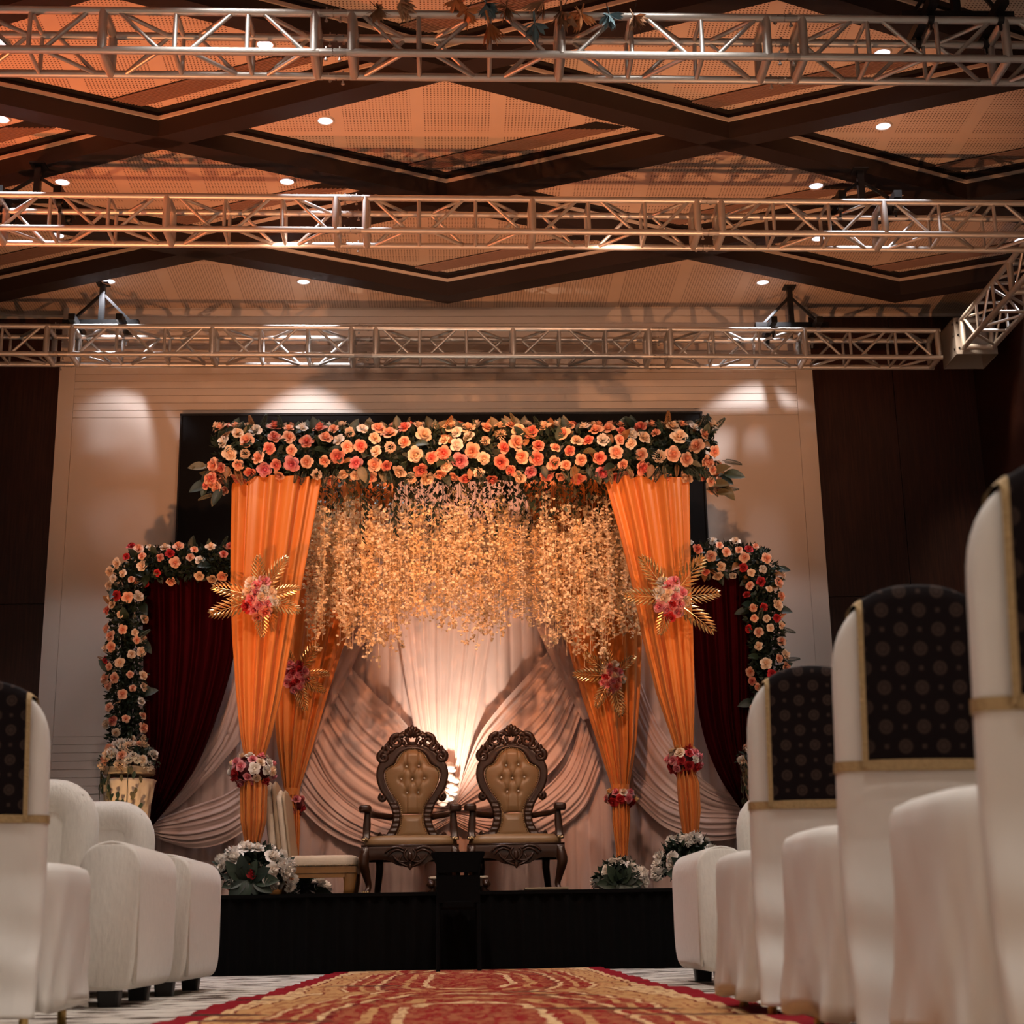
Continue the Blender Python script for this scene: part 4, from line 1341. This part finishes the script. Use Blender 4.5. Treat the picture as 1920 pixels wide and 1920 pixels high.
    for s_ in (-1, 1):
        l = MB()
        q = smooth_pts([(s_ * .325, -.255, .34), (s_ * .350, -.285, .24), (s_ * .330, -.265, .14), (s_ * .312, -.25, .06), (s_ * .332, -.285, .0)], 18)
        l.tube(q, [interp(i / 18, (0, .25, .6, .85, 1), (.04, .042, .026, .020, .026)) for i in range(19)], 10)
        D.append(('leg', l.mesh('leg', 'wood_throne', True)))
        ft = MB()
        for k in (-1, 0, 1):
            ft.ball((s_ * .332 + k * .018, -.305, .014), (.010, .022, .014), 6, 4)
        D.append(('claw_foot', ft.mesh('claw_foot', 'nail', True)))
        l = MB(); l.tube([(s_ * .26, .27, .34), (s_ * .255, .27, .2), (s_ * .27, .31, .08), (s_ * .28, .34, 0)], [.034, .03, .026, .024], 8)
        D.append(('leg', l.mesh('leg', 'wood_throne', True)))
    return D


TP = throne_parts()
for px, lb, rz_ in ((770, 'carved throne with gold tufted back, beside the bright cloth bunch', .0), (967, 'carved throne with gold tufted back, beside the inner drape and low tan box', .0)):
    c = P(px, 1640, 12.05)
    t = thing('carved_throne', lb, 'throne', (c.x, 12.17, SH + .005), rz_, 'carved wedding thrones')
    for n_, d_ in TP:
        ob(n_, d_, t)

# ------------------------------------------------------------------ ivory side chair (bench) seen from its side
c = P(610, 1660, 12.32)
t = thing('ivory_chair', 'ivory upholstered chair with tall back seen from the side below the rose ball', 'chair', (0, 12.32, SH))
XB0, XB1, XS1 = P(512, 1600, 12.32).x, P(545, 1600, 12.32).x, P(672, 1620, 12.32).x
zt_ = P(510, 1466, 12.32).z - SH
zs_ = P(600, 1606, 12.32).z - SH
for k, (w0, w1, mm, y0) in enumerate(((-.10, -.035, 'ivory_cloth', -.02), (-.035, .005, 'gold_trim', .0), (.005, .055, 'ivory_cloth', .02), (.055, .075, 'gold_trim', .035))):
    b = MB(); rs = []
    for j in range(24):
        v = j / 23; z = lerp(.18, zt_ - (.0 if k < 2 else .07), v); lean = -.085 * v; rr = min(1, (1 - v) / .10) ** .5 if v > .9 else 1
        x0 = XB1 - .03 + w0 + lean; x1 = XB1 - .03 + w1 + lean; cx = (x0 + x1) / 2
        rs.append([(cx + x * max(.25, rr), .05 + y * (max(.3, rr)), z) for x, y in rrect((x1 - x0) / 2 + .004, .26 + y0, 24, 6)])
    b.rings(rs).put('backrest' if mm == 'ivory_cloth' else 'brocade_strip', 'ivory_cloth' if mm == 'ivory_cloth' else 'ply', t, True)
MB().rings([[((XB0 + XS1) / 2 + x, .05 + y, z) for x, y in rrect((XS1 - XB0) / 2 * k, .28 * k, 44, 7)] for k, z in ((.985, zs_ - .085), (1, zs_ - .07), (1.0, zs_ - .03), (.97, zs_ - .008), (.9, zs_), (.3, zs_ + .003))]).put('seat_cushion', 'ivory_cloth', t, True)
b = MB()
for k in range(26):
    b.ball((lerp(XB0 + .02, XS1 - .01, k / 25), -.232, zs_ - .078), .006, 6, 4)
b.put('nailheads', 'nail', t, True)
MB().box(XB0, XS1 - .005, -.225, .32, zs_ - .135, zs_ - .085).box(XB0, XS1 - .09, -.22, -.20, zs_ - .17, zs_ - .135).put('seat_rail', 'wood_gold', t)
for lx in (XB0 + .05, XS1 - .055):
    for ly in (-.17, .26):
        MB().rings([[(lx + dx_ + x, ly + y, z) for x, y in rrect(hx_, .05, 16, 4)] for z, hx_, dx_ in ((zs_ - .085, .052, .0), (zs_ - .14, .058, .0), (zs_ - .2, .05, .004), (.06, .045, .0), (0, .042, -.01))]).put('leg', 'wood_gold', t, True)

# ------------------------------------------------------------------ low carved footstool, tan box, black chair before the stage
c = P(860, 1660, 11.6); hs = P(860, 1644, 11.6).z - SH; hw = (P(916, 1650, 11.6).x - P(804, 1650, 11.6).x) / 2
t = thing('footstool', 'low dark carved footstool with pale top between the thrones', 'footstool', (c.x, 11.6, SH))
MB().rings([[(x, y, z) for x, y in rrect(hw * k, .16 * k, 36, 7)] for k, z in ((.97, hs - .02), (1, hs - .014), (1, hs - .004), (.97, hs))]).put('top', 'ivory_cloth', t)
MB().box(-hw * .93, hw * .93, -.145, .145, hs - .07, hs - .02).put('apron', 'wood_throne', t)
for sx in (-1, 1):
    for sy in (-1, 1):
        b = MB(); b.tube([(sx * hw * .86, sy * .12, hs - .03), (sx * hw * .92, sy * .135, hs * .5), (sx * hw * .84, sy * .12, hs * .2), (sx * hw * .9, sy * .135, 0)], [.03, .034, .02, .028], 8)
        b.ball((sx * hw * .9, sy * .15, hs - .06), .025, 7, 5); b.put('leg', 'wood_throne', t, True)
x0, x1 = P(985, 1668, 11.4).x, P(1063, 1668, 11.4).x
zb = P(1020, 1664, 11.4).z - SH
t = thing('tan_box', 'low flat tan box lying at the stage edge before a throne', 'box', ((x0 + x1) / 2, 11.4, SH))
w_ = (x1 - x0) / 2
MB().box(-w_, w_, -.10, .10, 0, zb - .012).put('box_base', 'ply', t)
MB().box(-w_ - .006, w_ + .006, -.106, .106, zb - .012, zb).put('lid', 'ply', t)

c = P(859, 1640, 10.7)
t = thing('black_chair', 'black chair with flared back standing before the stage', 'chair', (c.x, 10.7, 0))
zt_ = P(859, 1597, 10.7).z; hw0 = (P(910, 1600, 10.7).x - P(808, 1600, 10.7).x) / 2; hw1 = (P(899, 1640, 10.7).x - P(819, 1640, 10.7).x) / 2
zm = P(859, 1636, 10.7).z
b = MB(); b.rings([[(x, y - .02 * (z - .45), z) for x, y in rrect(w, .018, 28, 6)] for z, w in ((zm, hw1 * .97), (lerp(zm, zt_, .4), hw1 * 1.04), (lerp(zm, zt_, .8), hw0 * .97), (zt_ - .008, hw0), (zt_, hw0 * .96))]); b.put('backrest', 'stage_black', t)
for sx in (-1, 1):
    MB().tube([(sx * hw1 * .93, 0, zm + .05), (sx * hw1 * .93, 0, .45), (sx * hw1 * .95, -.05, 0)], .014, 8).put('leg', 'stage_black', t)
    MB().tube([(sx * hw1 * .93, .36, .44), (sx * hw1 * .95, .40, 0)], .014, 8).put('leg', 'stage_black', t)
for k in range(-2, 3):
    MB().box(k * hw1 * .38 - hw1 * .10, k * hw1 * .38 + hw1 * .10, -.012, .012, zm - .03, zm + .02).put('spindle', 'stage_black', t)
MB().rings([[(x, .19 + y, z) for x, y in rrect(hw1 * k, .21 * k, 28, 5)] for k, z in ((.95, .42), (1, .43), (1, .465), (.93, .48))]).put('seat', 'stage_black', t)
MB().box(-hw1 * .95, hw1 * .95, -.014, .014, .46, zm - .018).put('lower_back', 'stage_black', t)


# ------------------------------------------------------------------ sofas
def slab(x0, x1, y0, y1, z0, zt, er=.05, n=40, sq=3.0):
    """upholstered slab along Y: flat bottom, rounded top, soft ends"""
    m = MB(); w = (x1 - x0) / 2; cx = (x0 + x1) / 2; h = zt - z0; rs = []
    prof = []
    for k in range(n):
        a = 2 * PI * k / n; ca, sa = math.cos(a), math.sin(a)
        px = w * math.copysign(abs(ca) ** (2 / (7 if sa < 0 else 2.6)), ca)
        if sa >= 0:
            pz = z0 + h - w * 1.05 + w * 1.05 * abs(sa) ** (2 / 2.6)
        else:
            pz = z0 + (h - w * 1.05) * (1 - abs(sa) ** (2 / 7))
        prof.append((px, pz))
    cz = z0 + h * .5
    for t, k in ((0, .80), (.18, .90), (.5, .97), (1, 1)):
        rs.append([(cx + x * (1 - (1 - k) * .35), y0 + er * t, cz + (z - cz) * (1 - (1 - k) * .3)) for x, z in prof])
    for t in (.25, .5, .75):
        rs.append([(cx + x, lerp(y0 + er, y1 - er, t), z) for x, z in prof])
    for t, k in ((1, 1), (.5, .97), (.18, .90), (0, .80)):
        rs.append([(cx + x * (1 - (1 - k) * .35), y1 - er * t, cz + (z - cz) * (1 - (1 - k) * .3)) for x, z in prof])
    return m.rings(rs)


def sofa(label, xa, sgn, y0, y1, length, bi=.11, top=.96, arm=.64):
    """xa: outer face of the aisle arm, sgn: direction in which the sofa runs on"""
    t = thing('velour_sofa', label, 'sofa', (xa, y0, 0), 0, 'cream velour sofas in the front rows')
    d = y1 - y0

    def X(a, b):
        a, b = a * sgn, b * sgn
        return min(a, b), max(a, b)
    for a in (0, length - .25):
        ar = slab(*X(a, a + .25), 0, d, .065, arm + .01, .035).put('arm', 'sofa_white', t, True)
        xx = X(a, a + .25); w = .119; cx = (xx[0] + xx[1]) / 2; zt = arm + .004
        pp = [(cx - w, .012, .09), (cx - w, .012, zt - .12)] + [(cx - w * math.cos(b_), .012, zt - .12 + .12 * math.sin(b_)) for b_ in [PI * k / 14 for k in range(1, 14)]] + [(cx + w, .012, zt - .12), (cx + w, .012, .09)]
        MB().tube(pp, .008, 6).put('piping', 'sofa_white', ar, True)
    e0 = bi + .25
    xs = X(.25, length - .25)
    MB().rings([[((xs[0] + xs[1]) / 2 + x, .02 + (d - .2) / 2 + y, z) for x, y in rrect((xs[1] - xs[0]) / 2 * k, (d - .22) / 2 * k, 48, 14)] for k, z in ((.99, .10), (1, .12), (1, .26), (.985, .275))]).put('seat_base', 'sofa_white', t, True)
    MB().rings([[((xs[0] + xs[1]) / 2 + x, .02 + (d - .2) / 2 + y, z) for x, y in rrect((xs[1] - xs[0]) / 2 * k, (d - .2) / 2 * k, 48, 12)] for k, z in ((.98, .278), (1, .30), (1, .40), (.985, .42), (.93, .432), (.4, .44))]).put('seat_cushion', 'sofa_white', t, True)
    # back with rolled border
    b = MB(); x0, x1 = X(e0, length - e0)
    b.box(x0 + .05, x1 - .05, d - .17, d - .06, .14, top - .06); b.put('back_panel', 'sofa_white', t)
    hx = (x1 - x0) / 2; cx = (x0 + x1) / 2
    q = [(cx - hx + .07, d - .12, .14), (cx - hx + .07, d - .12, top - .19)]
    q += [(cx - hx + .07 + .12 * (1 - math.cos(a)), d - .12, top - .19 + .12 * math.sin(a)) for a in [PI / 2 * k / 6 for k in range(1, 7)]]
    q += [(cx + hx - .07 - .12 * (1 - math.cos(a)), d - .12, top - .19 + .12 * math.sin(a)) for a in [PI / 2 * (6 - k) / 6 for k in range(0, 7)]]
    q += [(cx + hx - .07, d - .12, .14)]
    MB().tube(q, .085, 14).put('back_roll', 'sofa_white', t, True)
    for a in (.125, length - .125):
        for yy in (.12, d - .14):
            MB().rings([[(a * sgn + x, yy + y, z) for x, y in rrect(k, k, 16, 6)] for k, z in ((.04, 0), (.05, .10))]).put('foot', 'black_metal', t)
    return t


sofa('cream velour sofa in the row just ahead of the lone covered chair', -1.275, -1, 6.42, 7.28, 1.75)
sofa('cream velour sofa in the front row below the lit pedestal', -1.25, -1, 7.50, 8.50, 1.75)
sofa('cream velour sofa arm peeking out ahead of the covered chairs', 1.165, 1, 7.55, 8.45, 1.75)


# ------------------------------------------------------------------ covered chairs
def chair_parts():
    D = []; r = random.Random(5)
    HT, HWB, TH = 1.02, .195, .035
    lean = lambda z: -.13 * max(0, z - .45)

    def hw(z):
        if z > .82:
            t = min(1, (z - .82) / (HT - .82))
            return max(.012, HWB * (1 - t ** 2.4) ** (1 / 2.4))
        return HWB + (.012 * (1 - z / .45) if z < .45 else 0)
    zs = [.05 + .0125 * i for i in range(36)] + [.51, .6, .7, .78, .82, .85, .88, .905, .93, .95, .967, .98, .99, .998, 1.005, 1.011, 1.016, 1.019, 1.02]
    rs = []
    for z in zs:
        k = 1 if z < .98 else max(.15, 1 - ((z - .98) / .04) ** 2 * .75)
        q = max(0, (.47 - z) / .42)
        rs.append([(x, y + lean(z) - .085 * q ** 1.4 - (.013 * math.sin(30 * z + 5 * x + 1.5 * math.sin(9 * x)) * min(1, q * 1.6) * math.sin(PI * min(1, q * 1.05)) if y < 0 else 0), z) for x, y in rrect(hw(z), TH * k, 56, 3.6)])
    D.append(('back_cover', MB().rings(rs).mesh('back_cover', 'cover_white', True)))
    rs = []
    for j, z in enumerate((.055, .10, .16, .22, .28, .34, .40, .435, .465, .483, .494, .499)):
        k = (1, 1, 1, 1, 1, 1, 1, 1.0, .985, .95, .85, .55)[j]; ring = []
        for i, (x, y) in enumerate(rrect(.245 * k, .245 * k, 96, 5)):
            a = 2 * PI * i / 96; fall = max(0, (.45 - z) / .4)
            wv = fall * (.010 * math.sin(7 * a + 1.3 + 9 * z) + .012 * math.sin(11 * a - 16 * z) + .006 * math.sin(19 * a + 22 * z))
            hem = .035 * fall ** 4 * (1 + math.cos(4 * a)) * .5
            ring.append((x * (1 + wv * 3.2 + .035 * fall ** 2), .235 + y * (1 + wv * 3.2 + .035 * fall ** 2), z + (hem * (j == 0)) + hem * .4 * (j == 1)))
        rs.append(ring)
    D.append(('seat_cover', MB().rings(rs).mesh('seat_cover', 'cover_white', True)))

    # draped cap: up the back, over the top and down the front
    def topz(x):
        lo, hi = .5, HT
        for _ in range(20):
            mid = (lo + hi) / 2
            if hw(mid) > abs(x):
                lo = mid
            else:
                hi = mid
        return lo

    def cap(x0, x1, off, zlow, nu, name, mat, v0=0, v1=1, nv=40):
        m = MB()

        def fn(u, v):
            x = lerp(x0, x1, u); v = lerp(v0, v1, v); tz = topz(x) + off
            if v < .47:
                z = lerp(zlow, tz - .035, v / .47); y = lean(z) - TH - off
            elif v > .53:
                z = lerp(tz - .035, zlow, (v - .53) / .47); y = lean(z) + TH + off
            else:
                a = PI * (v - .47) / .06; z = tz - .035 + .037 * max(0, math.sin(a)) ** .45; y = lean(z) - math.copysign(abs(math.cos(a)) ** .45, math.cos(a)) * (TH + off)
            return Vector((x, y, z))
        m.grid(fn, nu, nv)
        return (name, m.mesh(name, mat, True))
    cw = .138
    D.append(cap(-cw, cw, .009, .625, 20, 'patterned_cap', 'cap_cloth', 0, 1, 100))
    D.append(cap(-cw - .009, -cw + .005, .013, .615, 2, 'gold_edging', 'gold_trim', 0, 1, 100))
    D.append(cap(cw - .005, cw + .009, .013, .615, 2, 'gold_edging', 'gold_trim', 0, 1, 100))
    D.append(cap(-cw, cw, .013, .607, 8, 'gold_edging', 'gold_trim', 0, .03, 3))
    D.append(('gold_band', MB().rings([[(x, y + lean(z), z) for x, y in rrect(HWB + .004, TH + .004, 56, 3.6)] for z in (.606, .612, .626, .630)], cap=False).mesh('gold_band', 'gold_trim', True)))
    for sx in (-1, 1):
        for y in (-.05, .40):
            D.append(('leg', MB().tube([(sx * .165, y, .10), (sx * .17, y, 0)], .014, 8).mesh('leg', 'gold_leg', True)))
    return D


CP = chair_parts()
CG = 'white covered banquet chairs'
for x, y, lb, rz_ in ((1.08, 4.66, 'white covered chair with dotted maroon cap, behind the velour sofa arm, smallest of its row', .0),
                      (1.07, 3.54, 'white covered chair with dotted maroon cap, in the middle of its row', .02),
                      (1.062, 2.54, 'white covered chair cut off by the frame, tallest of its row', 0),
                      (-1.425, 4.78, 'white covered chair standing alone before the cream sofas', 0)):
    t = thing('covered_chair', lb, 'chair', (x, y, 0), rz_, CG)
    for n_, d_ in CP:
        ob(n_, d_, t)


# ------------------------------------------------------------------ rugs
def rug(label, x, y0, y1, z, rz_):
    L = (y1 - y0) / 2; t = thing('aisle_rug', label, 'rug', (x, (y0 + y1) / 2, 0), rz_, 'red and gold aisle rugs')
    nu, nv = 40, 120
    rr = random.Random(int(y0 * 10))

    def fn(u, v):
        X = (u - .5) * 1.84; Y = (v - .5) * 2 * L
        e = .012 * math.sin(Y * 9) + .008 * math.sin(Y * 23 + 1)
        return Vector((X + e * (u - .5) * .8, Y, z + .004 * math.sin(X * 5 + Y * 3) * math.sin(Y * 2.1) + .003 * math.sin(Y * 17 + X * 6) + .006))
    m = MB().grid(fn, nu, nv)
    m.put('pile', 'rug', t, True)
    MB().box(-.915, .915, -L + .01, L - .01, .001, z + .001).put('backing', 'velvet', t)


rug('red and gold patterned aisle rug reaching the stage', .07, 6.55, 11.08, .010, -.006)
rug('red and gold patterned aisle rug overlapped nearer the audience', .05, 1.9, 6.75, .022, .004)
